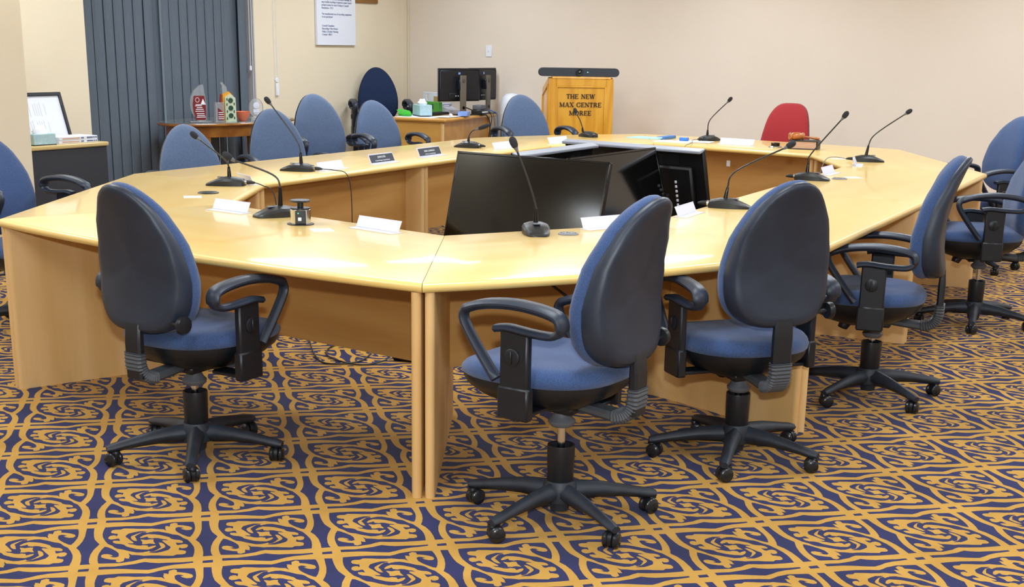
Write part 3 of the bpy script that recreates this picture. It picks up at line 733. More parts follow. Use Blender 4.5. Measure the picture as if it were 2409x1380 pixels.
plate('black and white name plate nearest the camera on the left table side', -.833, 8.414, 63, .28, 1, [('JOHN DYER', .034, .017), ('Executive Manager, Corporate Services', .014, .0105)], .060)
plate('black and white name plate further along the left table side, next to the panel joint', -.57, 9.013, 64, .30, 1, [('MARK CONNOLLY', .030, .017), ('Governance, Community Manager', .012, .010)], .060)
plate('blank white name plate behind the large screen, right of the flat-headed microphone', -.083, 9.822, 61, .29, 1)
plate('blank white name plate left of the short microphone, under the lectern', .340, 10.48, 58, .29, 1)
plate('blank white name plate in front of the red chair, right of the far microphone', 1.74, 10.612, -37, .30, 1)
plate('white name plate beside the far grey cable disc', 1.943, 8.20, 61, .24)
plate('white name plate seen end on at the foot of the rightmost microphone', 2.275, 8.86, 74, .26)
plate('white name plate half hidden behind the left corner microphone', -1.43, 7.085, -60, .22, -1)

# ================================================================ small things on the table
def disc(label, x, y, m_, r_=.045):
    t = thing('cable_disc', label, 'grommet', W(x, y, TOPZ))
    b = MB(); b.lathe([(r_, 0), (r_*1.0, .003), (r_*.9, .006), (r_*.3, .0065)], 28); obj('rim', b, m_, t)
    b = MB()
    for i in range(14): b.box((.72*r_*math.cos(i*PI/7), .72*r_*math.sin(i*PI/7), .0062), (.006, .003, .0012), rz=i*PI/7)
    b.box((0, 0, .0068), (r_*.5, .004, .001)); obj('slot', b, M['black'] if m_ is not M['black'] else M['grey_p'], t); return t
t = disc('black raised cable disc beside the left corner microphone', -1.53, 6.57, M['black'], .052)
disc('grey cable disc on the table right of the middle foreground microphone', .216, 5.31, M['grom'], .042)
disc('grey cable disc on the right table side near the far name plate', 1.921, 7.88, M['grom'], .045)
def card(label, x, y, deg, sx=.085, sy=.085):
    b = MB(); b.box((0, 0, .0006), (sx, sy, .0012)); o = obj('label_card', b, M['paper']); place(o, W(x, y, TOPZ), A(deg)); return tag(o, label, 'card')
card('small white card lying right of the pop-up power tower', -.783, 5.31, 20)
card('small white card lying in front of the black cable disc', -1.566, 6.394, 15)
card('small white card lying behind the far grey cable disc', 2.03, 7.99, 20)
card('white card lying behind the rightmost microphone', 2.28, 9.40, 5, .11, .07)
t = thing('power_tower', 'chrome and black pop-up power tower standing on the near left table section', 'power outlet', W(-.896, 5.480, TOPZ), A(-80))
b = MB(); b.lathe([(.056, 0), (.056, .003), (.048, .005)], 28); obj('flange', b, M['black'], t)
b = MB(); b.lathe([(.0425, .004), (.0425, .062), (.040, .064)], 28); obj('barrel', b, M['chrome'], t)
b = MB(); b.box((.034, 0, .033), (.020, .044, .056), b=.002); fp = obj('socket_face', b, M['black'], t)
b = MB(); b.box((.0445, -.004, .026), (.003, .014, .014), b=.001); obj('usb_socket', b, M['white'], fp)
b = MB(); b.box((.0445, -.010, .050), (.003, .004, .004)); obj('led', b, M['led'], fp)
b = MB(); b.lathe([(.0415, .064), (.041, .069), (.013, .070), (.013, .092), (.040, .093), (.0425, .097), (.040, .101), (.004, .102)], 28); obj('cap', b, M['black'], t)
t = thing('folder', 'open pale blue folder lying on the far table section by the lectern', 'folder', W(1.115, 11.25, TOPZ), A(-32))
b = MB(); b.box((0, 0, .002), (.33, .24, .004), b=.001); obj('cover', b, M['folder'], t)
b = MB(); b.xf(Matrix.Identity(4)); b.box((.16, 0, .022), (.06, .24, .004), b=.001); b.box((.185, 0, .012), (.012, .24, .02), b=.002); obj('spine', b, M['blue'], t)
for i, (x, y, a_) in enumerate(((1.28, 10.86, -33), (1.44, 10.86, -20))):
    b = MB(); b.box((0, 0, .001+i*.001), (.30, .21, .002)); o = obj('paper_sheet', b, M['paper']); place(o, W(x, y, TOPZ+.001*i), A(a_))
    tag(o, ('white paper sheet beside the blue folder under the small blue box', 'white paper sheet between the blue box and the far microphone')[i], 'paper')
t = thing('glasses_case', 'small blue box resting on white paper beside the folder', 'box', W(1.365, 10.905, TOPZ+.004), A(-30))
b = MB(); b.box((0, 0, .012), (.075, .045, .024), b=.007); obj('body', b, M['blue'], t)
b = MB(); b.box((0, 0, .0265), (.07, .04, .005), b=.002); obj('lid', b, M['lblue'], t)
t = thing('call_bell', 'small black-topped silver device on the table in front of the red chair', 'device', W(2.015, 10.40, TOPZ), A(-35))
b = MB(); b.lathe([(.055, 0), (.055, .006), (.050, .010), (.036, .014)], 26); obj('base', b, M['chrome'], t)
b = MB(); b.lathe([(.034, .013), (.035, .034), (.032, .036), (.004, .036)], 26); obj('top', b, M['gloss_black'], t)
t = thing('book', 'thick black-covered book with pinkish page edges carrying the gavel', 'book', W(2.215, 10.30, TOPZ), A(-20))
b = MB(); b.box((0, 0, .033), (.205, .150, .052)); obj('page_block', b, M['pages'], t)
b = MB(); b.box((.004, 0, .0035), (.222, .162, .007), b=.002); b.box((.004, 0, .0625), (.222, .162, .007), b=.002); b.box((.112, 0, .033), (.007, .162, .062), b=.002); obj('cover', b, M['leather'], t)
t = thing('gavel', 'brown turned timber gavel lying on the black book', 'gavel', W(2.195, 10.29, TOPZ+.066), A(8))
pr_ = [(.012, -.062), (.026, -.058), (.029, -.047), (.022, -.040), (.028, -.030), (.030, 0), (.028, .030), (.022, .040), (.029, .047), (.026, .058), (.012, .062)]
b = MB(); b.lathe(pr_, 22, (-.045, 0, .030), 'x'); obj('head', b, M['gavel'], t, 60)
b = MB(); b.tube([(-.015, -.005, .028), (.05, -.012, .022), (.09, -.018, .016), (.125, -.023, .013), (.132, -.024, .013)], [.008, .0075, .0095, .012, .006], 12); obj('handle', b, M['gavel'], t, 60)
b = MB(); b.box((0, 0, 0), (.032, .003, .045), b=.001); b.box((0, -.002, .0), (.014, .002, .02)); o = obj('socket_plate', b, M['white'])
place(o, W(1.66, 10.415, .60), A(-37)); tag(o, 'small white socket plate on the inner panel below the red chair', 'socket')

# ================================================================ under the table
def cable(label, pts, r_=.004, m_='cable', name='cable'):
    mb = MB(); mb.tube(smooth_path([W(*q) for q in pts], 6), r_, 6); return tag(obj(name, mb, M[m_]), label, 'cable')
cable('black cable looped on the carpet under the near left table section', [(-1.05, 6.55, .30), (-1.03, 6.45, .05), (-.95, 6.15, .006), (-.86, 6.0, .006), (-.72, 6.08, .006), (-.70, 6.38, .006), (-.80, 6.46, .006), (-.90, 6.38, .006), (-.90, 6.18, .006), (-.78, 6.02, .006), (-.68, 6.00, .006), (-.60, 6.08, .012)])
cable('grey cable stretched along the carpet towards the black connector', [(-1.24, 6.72, .25), (-1.20, 6.66, .012), (-.95, 6.64, .006), (-.70, 6.52, .006), (-.59, 6.32, .006), (-.575, 6.17, .016)], .004, 'cable_g')
t = thing('cable_connector', 'black cable connector on the carpet by the near table posts', 'connector', W(-.50, 6.10, 0), A(-20))
b = MB(); b.box((0, 0, .02), (.16, .05, .034), b=.012); obj('body', b, M['black'], t)
b = MB(); b.tube([(.08, 0, .018), (.12, -.03, .006), (.16, -.12, .004), (.15, -.22, .004)], .004, 6); obj('lead', b, M['cable_g'], t)
cable('black cable hanging under the near right table section behind the chair arm', [(.02, 5.05, .69), (.10, 5.08, .60), (.25, 5.12, .48), (.38, 5.2, .36), (.42, 5.3, .2)], .005)
cable('black cable clipped below the edge of the near left table section', [(-.83, 4.68, .688), (-.79, 4.66, .674), (-.70, 4.59, .676), (-.60, 4.51, .686)], .006)
t = thing('power_rail', 'white power rail with black plugs leaning on the panel behind the nearest chair', 'power strip', W(.545, 5.575, 0), A(-46))
b = MB(); b.box((0, 0, .17), (.052, .040, .34), b=.004); o = obj('rail', b, M['white'], t)
b = MB(); b.box((.028, .0, .28), (.02, .03, .56), b=.003); obj('trunking', b, M['white'], t)
for z in (.215, .13):
    b = MB(); b.lathe([(.019, 0), (.021, .012), (.012, .02), (.009, .05), (.004, .065)], 14, (0, 0, 0), 'y'); b.xf(Matrix.Translation((-.01, -.02, z)) @ Matrix.Rotation(PI, 4, 'Z')); obj('plug', b, M['gloss_black'], o)
cable('black lead dropping from the power rail to the carpet', [(.49, 5.52, .21), (.46, 5.49, .17), (.44, 5.47, .06), (.46, 5.43, .006), (.54, 5.37, .006)], .004)

# ================================================================ lectern with video bar
t = thing('lectern', 'varnished timber lectern with moulded front panel and dark raised lettering', 'lectern', (-6.115, 11.85, 0), R(37.5))
LW, LH, LD = .645, 1.155, .44
sd = MB()
for sx in (-1, 1):
    x0 = sx*(LW/2-.012)
    ring = [(x0, .02, 0), (x0, LD, 0), (x0, LD, LH-.135), (x0, .06, LH-.012), (x0, .02, LH-.012)]
    s2 = MB(); s2.loft([[(x-.012, y, z) for x, y, z in ring], [(x+.012, y, z) for x, y, z in ring]]); obj('side_panel', s2, M['lect_w'], t)
    s3 = MB()
    xs = x0+sx*.014
    for a_, b_ in (((.05, .06), (.05, LH-.06)), ((LD-.05, .06), (LD-.05, LH-.17)), ((.05, LH-.06), (LD-.05, LH-.17)), ((.05, .06), (LD-.05, .06))):
        s3.tube([(xs, a_[0], a_[1]), (xs, b_[0], b_[1])], .009, 6)
    obj('side_moulding', s3, M['lect_w'], t)
fr = MB()
for x, z, wd, hh in ((-LW/2+.036, LH/2, .072, LH), (LW/2-.036, LH/2, .072, LH), (0, LH-.036, LW-.144, .072), (0, .045, LW-.144, .09)): fr.box((x, .012, z), (wd, .024, hh), b=.004)
obj('front_frame', fr, M['lect_w'], t)
pn = MB(); pn.box((0, .018, LH/2), (LW-.13, .012, LH-.13)); fp = obj('front_panel', pn, M['lect_w'], t)
for (x, z, wd, hh) in ((-LW/2+.079, LH/2, .016, LH-.15), (LW/2-.079, LH/2, .016, LH-.15), (0, LH-.079, LW-.144, .016), (0, .097, LW-.144, .016)):
    pm = MB(); pm.box((x, .006, z), (wd, .014, hh), b=.005); obj('moulding', pm, M['lect_w'], fp)
tp = MB(); tp.loft([[(-LW/2+.03, -.006, LH), (LW/2-.03, -.006, LH), (LW/2-.03, .06, LH), (-LW/2+.03, .06, LH)], [(-LW/2+.03, 0, LH+.02), (LW/2-.03, 0, LH+.02), (LW/2-.03, .06, LH+.02), (-LW/2+.03, .06, LH+.02)]])
tp.loft([[(-LW/2, .06, LH-.012), (LW/2, .06, LH-.012), (LW/2, LD, LH-.135), (-LW/2, LD, LH-.135)], [(-LW/2, .06, LH+.012), (LW/2, .06, LH+.012), (LW/2, LD, LH-.111), (-LW/2, LD, LH-.111)]])
obj('top_board', tp, M['lect_w'], t)
# raised roman capitals drawn stroke by stroke: (x0, y0, x1, y1, width)
TK, TN, SF = .17, .06, .07
def serif(x, y, w_=.3): return (x-w_/2, y, x+w_/2, y, SF)
GL = {
 'T': (.8, [(.4, 0, .4, 1, TK), (.02, .96, .78, .96, SF), (.05, .78, .05, 1, TN), (.75, .78, .75, 1, TN), serif(.4, .03)]),
 'H': (.95, [(.17, 0, .17, 1, TK), (.78, 0, .78, 1, TK), (.17, .5, .78, .5, TN), serif(.17, .03), serif(.17, .97), serif(.78, .03), serif(.78, .97)]),
 'E': (.8, [(.17, 0, .17, 1, TK), (.04, .97, .72, .97, SF), (.04, .03, .74, .03, SF), (.17, .5, .55, .5, TN), (.7, .78, .7, 1, TN), (.72, 0, .72, .22, TN), (.55, .4, .55, .6, TN)]),
 'N': (.95, [(.14, 0, .14, 1, TN), (.80, 0, .80, 1, TN), (.14, .95, .80, .05, TK), serif(.14, .03), serif(.10, .97, .2), serif(.80, .97)]),
 'W': (1.2, [(.10, 1, .36, 0, TK), (.36, 0, .60, .95, TN), (.60, .95, .84, 0, TK), (.84, 0, 1.08, 1, TN), serif(.10, .97), serif(.6, .97, .2), serif(1.08, .97)]),
 'M': (1.15, [(.14, 0, .14, 1, TN), (.98, 0, .98, 1, TK), (.14, .97, .56, .08, TK), (.56, .08, .98, .97, TN), serif(.14, .03), serif(.98, .03), serif(.1, .97, .2), serif(1.0, .97, .2)]),
 'A': (.95, [(.12, 0, .46, 1, TN), (.46, 1, .82, 0, TK), (.24, .34, .70, .34, TN), serif(.12, .03), serif(.82, .03)]),
 'X': (.95, [(.14, 1, .80, 0, TK), (.14, 0, .80, 1, TN), serif(.14, .03), serif(.8, .03), serif(.14, .97), serif(.8, .97)]),
 'R': (.92, [(.17, 0, .17, 1, TK), (.04, .97, .5, .97, SF), (.17, .5, .5, .5, TN), (.50, .97, .64, .86, .1), (.64, .88, .64, .60, TK), (.64, .62, .5, .5, .1), (.42, .5, .84, .02, TK), serif(.17, .03)]),
 'C': (.95, []), 'O': (1.0, [])}
for ch, rng in (('C', range(2, 23)), ('O', range(0, 24))):
    st = []
    for k in rng:
        a0, a1 = 2*PI*k/24, 2*PI*(k+1)/24; cx = .48
        wd = TN + (TK-TN)*abs(math.cos((a0+a1)/2))
        st.append((cx+.40*math.cos(a0), .5+.47*math.sin(a0), cx+.40*math.cos(a1), .5+.47*math.sin(a1), wd))
    if ch == 'C': st += [(.82, .68, .82, .95, TN)]
    GL[ch] = (GL[ch][0], st)
def words(txt, h, zc):
    adv = [(.55 if c == ' ' else GL[c][0]+.09) for c in txt]; tot = sum(adv)*h; x = -tot/2
    for c, a_ in zip(txt, adv):
        if c != ' ':
            b = MB()
            for x0, y0, x1, y1, wd in GL[c][1]:
                L_ = math.hypot(x1-x0, y1-y0); ang = math.atan2(y1-y0, x1-x0); e = wd*.12
                q = MB(); q.box((0, 0, 0), ((L_+e)*h, .008, wd*h))
                q.xf(Matrix.Translation((x+(x0+x1)/2*h, .008, zc+((y0+y1)/2-.5)*h)) @ Matrix.Rotation(-ang, 4, 'Y')); b.add(q.v, q.f)
            obj('letter', b, M['letters'], fp)
        x += a_*h
words('THE NEW', .044, LH-.170); words('MAX CENTRE', .044, LH-.250); words('MOREE', .044, LH-.330)
t = thing('video_bar', 'long dark grey video conference bar with camera lens on top of the lectern', 'camera', (-6.115-.032*math.sin(R(37))-.02, 11.85+.032*math.cos(R(37))-.015, LH+.02), R(37))
b = MB(); P = []
for k in range(20):
    a_ = -PI/2 + PI*k/19 if k < 10 else 0
ring = []
for k in range(11): a_ = -PI/2+PI*k/10; ring.append((.360+.041*math.cos(a_), .041+.041*math.sin(a_)))
for k in range(11): a_ = PI/2+PI*k/10; ring.append((-.360+.041*math.cos(a_), .041+.041*math.sin(a_)))
b.loft([[(x*.995, -.036, .041+(z-.041)*.93) for x, z in ring], [(x, -.030, z) for x, z in ring], [(x, .030, z) for x, z in ring], [(x*.99, .036, .041+(z-.041)*.9) for x, z in ring]]); obj('body', b, M['bar'], t)
b = MB(); b.lathe([(.030, -.034), (.034, -.046), (.030, -.054), (.020, -.052), (.016, -.046)], 26, (.0, 0, .041), 'y'); ln = obj('lens_barrel', b, M['black'], t)
b = MB(); b.lathe([(.019, -.047), (.012, -.052), (.002, -.054)], 20, (0, 0, .041), 'y'); obj('lens', b, M['lens'], ln)
b = MB(); b.lathe([(.006, -.0535), (.001, -.0555)], 10, (.0, 0, .041), 'y'); obj('lens_glint', b, M['grey_p'], ln)
b = MB(); b.box((.083, -.037, .043), (.012, .003, .005), b=.001); obj('led', b, M['cyan_led'], t)
b = MB(); b.tube([(-.085, -.037, .034), (-.079, -.037, .046)], .003, 6); obj('microphone_slot', b, M['gloss_black'], t)

# ================================================================ monitor desk
DX, DY, DA = -7.22, 11.09, R(9)
DZ = .75
def D(u, v, z=0):   # u: back from the front edge, v: along the front edge, away from the camera
    return (DX - u*math.cos(DA) - v*math.sin(DA), DY - u*math.sin(DA)*(-1)*(-1) + v*math.cos(DA), z)
t = thing('desk', 'light timber desk carrying two monitors beside the left wall', 'desk', (DX, DY, 0), DA)
DL, DW = 1.36, .62
b = MB(); b.box((-DW/2, DL/2, DZ-.0165), (DW, DL, .033), b=.012); obj('desktop', b, M['desk_w'], t)
b = MB(); b.box((-DW/2-.01, .055, (DZ-.033)/2), (DW-.10, .028, DZ-.033), b=.004); obj('side_panel', b, M['desk_w'], t)
b = MB(); b.box((-DW/2-.01, DL-.055, (DZ-.033)/2), (DW-.10, .028, DZ-.033), b=.004); obj('side_panel', b, M['desk_w'], t)
b = MB(); b.box((-.052, .052, (DZ-.033)/2), (.036, .036, DZ-.033), b=.010); obj('corner_post', b, M['edge'], t)
b = MB(); b.box((-.09, DL/2, .42), (.018, DL-.13, .58)); obj('modesty_panel', b, M['desk_w'], t)
def monitor(label, x, y, yaw, zc=1.075):
    # local +x is the direction the rear faces
    t = thing('monitor', label, 'monitor', (x, y, DZ), yaw, 'monitors on the desk'); z0 = zc-DZ
    b = MB(); b.box((-.075, 0, z0), (.020, .54, .335), b=.004); b.box((-.061, 0, z0-.005), (.014, .52, .31), b=.012); pn = obj('rear_shell', b, M['black'], t)
    b = MB(); b.box((-.0865, 0, z0), (.003, .525, .318)); obj('screen', b, M['screen'], t)
    b = MB(); b.box((-.0545, -.02, z0-.11), (.018, .24, .05), b=.004); obj('port_bay', b, M['black'], pn)
    b = MB(); b.box((-.0465, -.015, z0+.115), (.002, .026, .020)); obj('sticker', b, M['lblue'], pn)
    b = MB()
    for i in range(4): b.box((-.0455, -.06+.03*i, z0-.112), (.004, .012, .008))
    q = obj('port', b, M['text_w'], pn); q['kind'] = 'stuff'
    b = MB(); pl_ = [(-.036, 0), (.036, 0), (.036, .40), (-.036, .40)]
    b.box((.0, 0, .205), (.022, .072, .39), b=.003); cl = obj('stand_column', b, M['dgrey'], t)
    b = MB(); b.tube([(.0105, 0, .075), (.0125, 0, .075)], .017, 18); obj('cable_hole', b, M['gloss_black'], cl)
    b = MB()
    for k in range(16):
        a_ = PI/8*k; b.box((.0115, .017*math.cos(a_), .345+.017*math.sin(a_)), (.002, .004, .004))
    b.box((.0115, -.004, .345), (.002, .018, .003)); b.box((.0115, -.004, .337), (.002, .003, .014)); obj('emblem', b, M['black'], cl)
    b = MB(); b.box((-.02, 0, z0), (.045, .09, .10), b=.006); obj('mount', b, M['black'], t)
    b = MB(); b.box((-.02, 0, .005), (.16, .16, .010), b=.004); obj('stand_foot', b, M['black'], t)
    return t
monitor('larger-looking black monitor on the desk seen from behind, stand column facing the camera', -7.50, 11.86, R(-20), 1.055)
monitor('second black monitor on the desk, turned more edge on behind the first', -7.50, 12.36, R(0), 1.055)
def tissue_box(label, loc, rz, L_=.24, Wd=.12, H_=.095, dark=True):
    t = thing('tissue_box', label, 'tissue box', loc, rz)
    b = MB(); b.box((0, 0, H_/2+.004), (L_, Wd, H_), b=.003); obj('carton', b, M['teal'], t)
    b = MB(); b.box((0, 0, .003), (L_+.006, Wd+.006, .006), b=.002); obj('tray', b, M['black'], t)
    rnd = random.Random(L_*100); rings = []
    for k, (rr, z) in enumerate(((.9, 0), (1.0, .018), (.75, .034), (.55, .05))):
        rings.append([((L_*.30*rr*(1+.2*rnd.random()))*math.cos(a_), (Wd*.26*rr*(1+.4*rnd.random()))*math.sin(a_), H_+.002+z*(1+.25*rnd.random())) for a_ in [2*PI*i/12 for i in range(12)]])
    b = MB(); b.loft(rings); obj('tissue', b, M['tissue'], t, 60); return t
tissue_box('pale teal tissue box with white tissue on the desk left of the monitors', (-7.66, 11.34, DZ+.007), R(-38), .245, .13, .105)
for i, (x, y, a_, sx, sy) in enumerate(((-7.62, 11.22, 12, .42, .30), (-7.78, 11.36, -20, .30, .21), (-7.42, 11.42, 5, .21, .30))):
    b = MB(); b.box((0, 0, .001), (sx, sy, .002)); o = obj('paper_sheet', b, M['paper']); place(o, (x, y, DZ+.002*i), R(a_))
    tag(o, ('white paper sheet at the front left of the monitor desk', 'white paper sheet under the tissue box on the desk', 'white paper sheet by the glue stick on the desk')[i], 'paper')
rnd = random.Random(5)
rings = []
for k, (rr, z) in enumerate(((.8, 0), (1, .018), (.8, .036), (.55, .046))):
    rings.append([((.085*rr*(1+.35*rnd.random()))*math.cos(a_), (.05*rr*(1+.5*rnd.random()))*math.sin(a_), z*(1+.3*rnd.random())) for a_ in [2*PI*i/14 for i in range(14)]])
t = thing('snack_bag', 'crumpled bright green wrapper at the left corner of the monitor desk', 'wrapper', (-7.80, 11.235, DZ+.004), R(-25))
b = MB(); b.loft(rings); obj('bag', b, M['green'], t, 20)
b = MB(); b.loft([[(-.07, -.01, .03), (-.07, .03, .03), (-.075, .03, .034), (-.075, -.01, .034)], [(-.12, -.03, .05), (-.12, .045, .058), (-.122, .045, .062), (-.122, -.03, .054)]]); obj('torn_end', b, M['green'], t)
t = thing('glue_stick', 'white glue stick with orange cap lying on the desk by the blue box', 'glue stick', (-7.40, 11.47, DZ+.0075), R(40))
b = MB(); b.tube([(0, -.05, .013), (0, .03, .013)], .013, 14); obj('barrel', b, M['white'], t)
b = MB(); b.tube([(0, .03, .013), (0, .055, .013)], .0138, 14); obj('cap', b, M['orange2'] if 'orange2' in M else M['orange'], t)
t = thing('blue_box', 'light blue plastic box at the front edge of the desk below the monitor', 'box', (-7.335, 11.62, DZ+.0065), R(22))
b = MB(); b.box((0, 0, .02), (.10, .16, .04), b=.005); obj('body', b, M['lblue'], t)
b = MB(); b.box((0, 0, .0415), (.098, .158, .004), b=.0015); obj('lid', b, M['lblue'], t)
t = thing('document_tray', 'white perforated plastic document holder behind the desk against the back wall', 'document holder', (-7.985, 12.0, DZ), R(-22))
b = MB()
for x, z, wd, hh in ((0, .04, .30, .08), (0, .205, .30, .02), (-.12, .1375, .06, .115), (.05, .1375, .20, .115)): b.box((x, 0, z), (wd, .012, hh), b=.002)
b.box((-.075, 0, .1), (.04, .012, .06)); obj('back_plate', b, M['white'], t)
b = MB(); b.box((0, -.02, .005), (.30, .05, .010), b=.002); obj('shelf', b, M['white'], t)
t = thing('green_file', 'green card file box standing in front of the white document holder', 'file', (-7.905, 11.86, DZ), R(-22))
b = MB(); b.box((0, 0, .062), (.36, .05, .124), b=.003); obj('case', b, M['green2'], t)
b = MB(); b.box((.07, -.028, .075), (.022, .008, .05), b=.002); obj('clip', b, M['black'], t)
b = MB(); b.box((.09, .02, .15), (.12, .006, .06)); obj('divider', b, M['kraft'], t)
t = thing('docking_station', 'grey docking box with plugged cables at the far end of the desk', 'device', (-7.415, 12.045, DZ), R(10))
b = MB(); b.box((0, 0, .028), (.12, .17, .056), b=.008); obj('body', b, M['black'], t)
b = MB(); b.box((0.0, .0, .078), (.10, .15, .044), b=.008); up_ = obj('upper_unit', b, M['grey_p'], t)
b = MB()
for i in range(4): b.box((.065, -.06+.04*i, .03), (.02, .018, .012), b=.002)
q = obj('plug', b, M['text_w'], t); q['kind'] = 'stuff'
t = thing('keyboard', 'dark keyboard on the desk under the first monitor', 'keyboard', (-7.69, 11.62, DZ+.006), R(-90))
b = MB(); b.box((0, 0, .010), (.36, .12, .018), b=.005); kb = obj('case', b, M['black'], t)
b = MB()
for i in range(14):
    for j in range(4): b.box((-.163+.025*i, -.042+.028*j, .022), (.020, .022, .006), b=.002)
q = obj('keys', b, M['steel'], kb); q['kind'] = 'stuff'
t = thing('desk_phone', 'cream desk telephone base behind the monitor stand', 'telephone', (-7.74, 11.98, DZ), R(-10))
b = MB(); b.loft([[(-.09, -.08, 0), (.09, -.08, 0), (.09, .08, 0), (-.09, .08, 0)], [(-.085, -.075, .085), (.085, -.075, .04), (.085, .075, .04), (-.085, .075, .085)]]); obj('body', b, M['acrylic'], t)
b = MB(); b.tube([(-.05, -.06, .095), (-.04, -.055, .10), (-.04, .055, .10), (-.05, .06, .095)], [.018, .013, .013, .018], 10); obj('handset', b, M['acrylic'], t)
t = thing('bin', 'tall white rounded bin behind the far end of the monitor desk', 'bin', (-7.33, 12.57, 0), R(20))
b = MB(); b.lathe([(.09, .0), (.105, .02), (.118, .70), (.118, .74)], 26); obj('body', b, M['white'], t)
b = MB(); b.lathe([(.119, .735), (.121, .75), (.115, .86), (.098, .92), (.06, .955), (.01, .962)], 26); obj('lid', b, M['white'], t)
def wcable(label, pts, r_=.004, m_='cable'):
    mb = MB(); mb.tube(smooth_path(pts, 5), r_, 6); return tag(obj('desk_cable', mb, M[m_]), label, 'cable')
wcable('black cable drooping from the monitor stand over the desk front', [(-7.47, 11.86, .83), (-7.40, 11.90, .80), (-7.33, 11.96, .77), (-7.285, 12.00, .74), (-7.27, 12.02, .66), (-7.265, 12.03, .4), (-7.26, 12.0, .02)], .006)
wcable('black cable hanging beside the drooping one on the desk front', [(-7.33, 12.10, .776), (-7.325, 12.11, .770), (-7.305, 12.12, .72), (-7.325, 12.10, .55), (-7.35, 12.08, .2), (-7.34, 12.05, .01)], .005)
wcable('grey cable running from the docking box down the desk front', [(-7.33, 12.07, .79), (-7.32, 12.12, .778), (-7.305, 12.17, .72), (-7.315, 12.20, .5), (-7.33, 12.22, .02)], .005, 'cable_g')
wcable('blue network cable at the far end of the desk beside the blue chair', [(-7.345, 12.14, .80), (-7.335, 12.19, .785), (-7.315, 12.25, .74), (-7.32, 12.27, .5), (-7.32, 12.28, .05)], .006, 'blue')

# ================================================================ trophy table
t = thing('trophy_table', 'oval timber side table with glass top in front of the blind', 'table', (-8.36, 9.24, 0), 0)
TZ = .77
def oval(ax, ay, n=44): return [(ax*math.cos(2*PI*k/n), ay*math.sin(2*PI*k/n)) for k in range(n)]
b = MB(); b.prism(oval(.40, .80), TZ-.026, TZ-.007, b=.004); obj('top', b, M['table_w'], t)
b = MB(); b.prism(oval(.385, .785), TZ-.007, TZ-.001, b=.0015); obj('glass_top', b, M['gl_top'] if 'gl_top' in M else M['acry'], t)
b = MB(); b.prism(oval(.34, .72), TZ-.125, TZ-.026); obj('apron', b, M['table_w'], t)
for x, y in ((.20, -.52), (.20, .52), (-.20, -.52), (-.20, .52)):
    b = MB(); b.loft([[(x+sx*.018, y+sy*.018, 0) for sx, sy in ((1, 1), (-1, 1), (-1, -1), (1, -1))], [(x+sx*.030, y+sy*.030, TZ-.10) for sx, sy in ((1, 1), (-1, 1), (-1, -1), (1, -1))]]); obj('leg', b, M['table_w'], t)
GZ = TZ
YT = R(62)     # trophies look towards the room: local -y is their face
def trophy(label, x, y, rz=None): return thing('trophy', label, 'trophy', (x, y, GZ), YT if rz is None else rz, 'trophies on the oval table')
def slabp(poly, y0, y1, name, m_, par):   # outline in (x, z), thickness along y
    b = MB(); b.loft([[(x, y0, z) for x, z in poly], [(x, y1, z) for x, z in poly]]); return obj(name, b, m_, par)
def bars(rows, y, name, par, m_='text_w'):
    b = MB()
    for x, z, wd in rows: b.box((x, y, z), (wd, .0012, .006))
    return obj(name, b, M[m_], par)
t = trophy('tall curved clear trophy with maroon panel, leftmost on the oval table', -8.24, 8.75)
slabp([(-.075, .012), (-.035, .012), (-.085, .09), (-.095, .16), (-.085, .22), (-.05, .275), (0, .315), (.03, .32), (.035, .30), (.045, .22), (.055, .14), (.05, .03), (.045, .012)], -.012, .012, 'acrylic_blade', M['acry'], t)
o = slabp([(-.045, .02), (-.065, .09), (-.07, .15), (-.058, .225), (.035, .225), (.045, .15), (.045, .06), (.04, .02)], -.0145, -.0125, 'maroon_panel', M['maroon'], t)
bars([(-.02, .150, .05), (-.02, .140, .06), (-.01, .125, .05), (-.01, .110, .07), (-.01, .094, .08), (-.005, .074, .07), (0, .058, .07), (0, .044, .08)], -.0155, 'print', o)
slabp([(0, .150), (.045, .150), (.022, .20)], -.0165, -.0155, 'white_triangle', M['text_w'], o)
b = MB()
for k in range(14): a_ = 2*PI*k/14; b.box((-.028+.017*math.cos(a_), -.0158, .190+.019*math.sin(a_)), (.005, .0012, .005))
obj('crest', b, M['text_w'], o)
b = MB(); b.box((0, 0, .006), (.20, .075, .012), b=.003); obj('foot', b, M['acry'], t)
t = trophy('short clear block trophy with a dark sail print, second on the oval table', -8.115, 8.85)
b = MB(); b.box((0, 0, .085), (.075, .045, .17), b=.003); obj('block', b, M['acry'], t)
o = slabp([(-.02, .02), (.034, .02), (.034, .085), (-.018, .125)], -.0255, -.0235, 'sail_print', M['maroon'], t)
bars([(.008, .085, .045), (.008, .068, .045), (.008, .048, .05), (.008, .032, .05)], -.0265, 'print', o)
t = trophy('timber-backed pointed trophy with round green glass tiles, tallest on the oval table', -8.10, 8.97)
slabp([(-.06, 0), (.035, 0), (.035, .225), (-.005, .262), (-.06, .235)], .0, .03, 'timber_back', M['lect_w'], t)
o = slabp([(-.045, 0), (.055, 0), (.05, .205), (.005, .24), (-.045, .21)], -.016, .0, 'tile_face', M['pat'], t)
for z in (.055, .12, .185):
    b = MB(); b.lathe([(.022, -.016), (.022, -.020), (.015, -.021), (.015, -.018)], 18, (.004, 0, z), 'y'); obj('glass_ring', b, M['pat2'], o)
b = MB()
for x, z in ((-.03, .03), (-.028, .09), (.034, .09), (-.03, .15), (.036, .155), (-.028, .195), (.036, .035)): b.box((x, -.0175, z), (.010, .003, .022), rz=0, b=.001)
obj('glaze_fleck', b, M['pat2'], o)
t = trophy('clear curved trophy with red panel and white triangle, behind the tiled one', -8.30, 9.14)
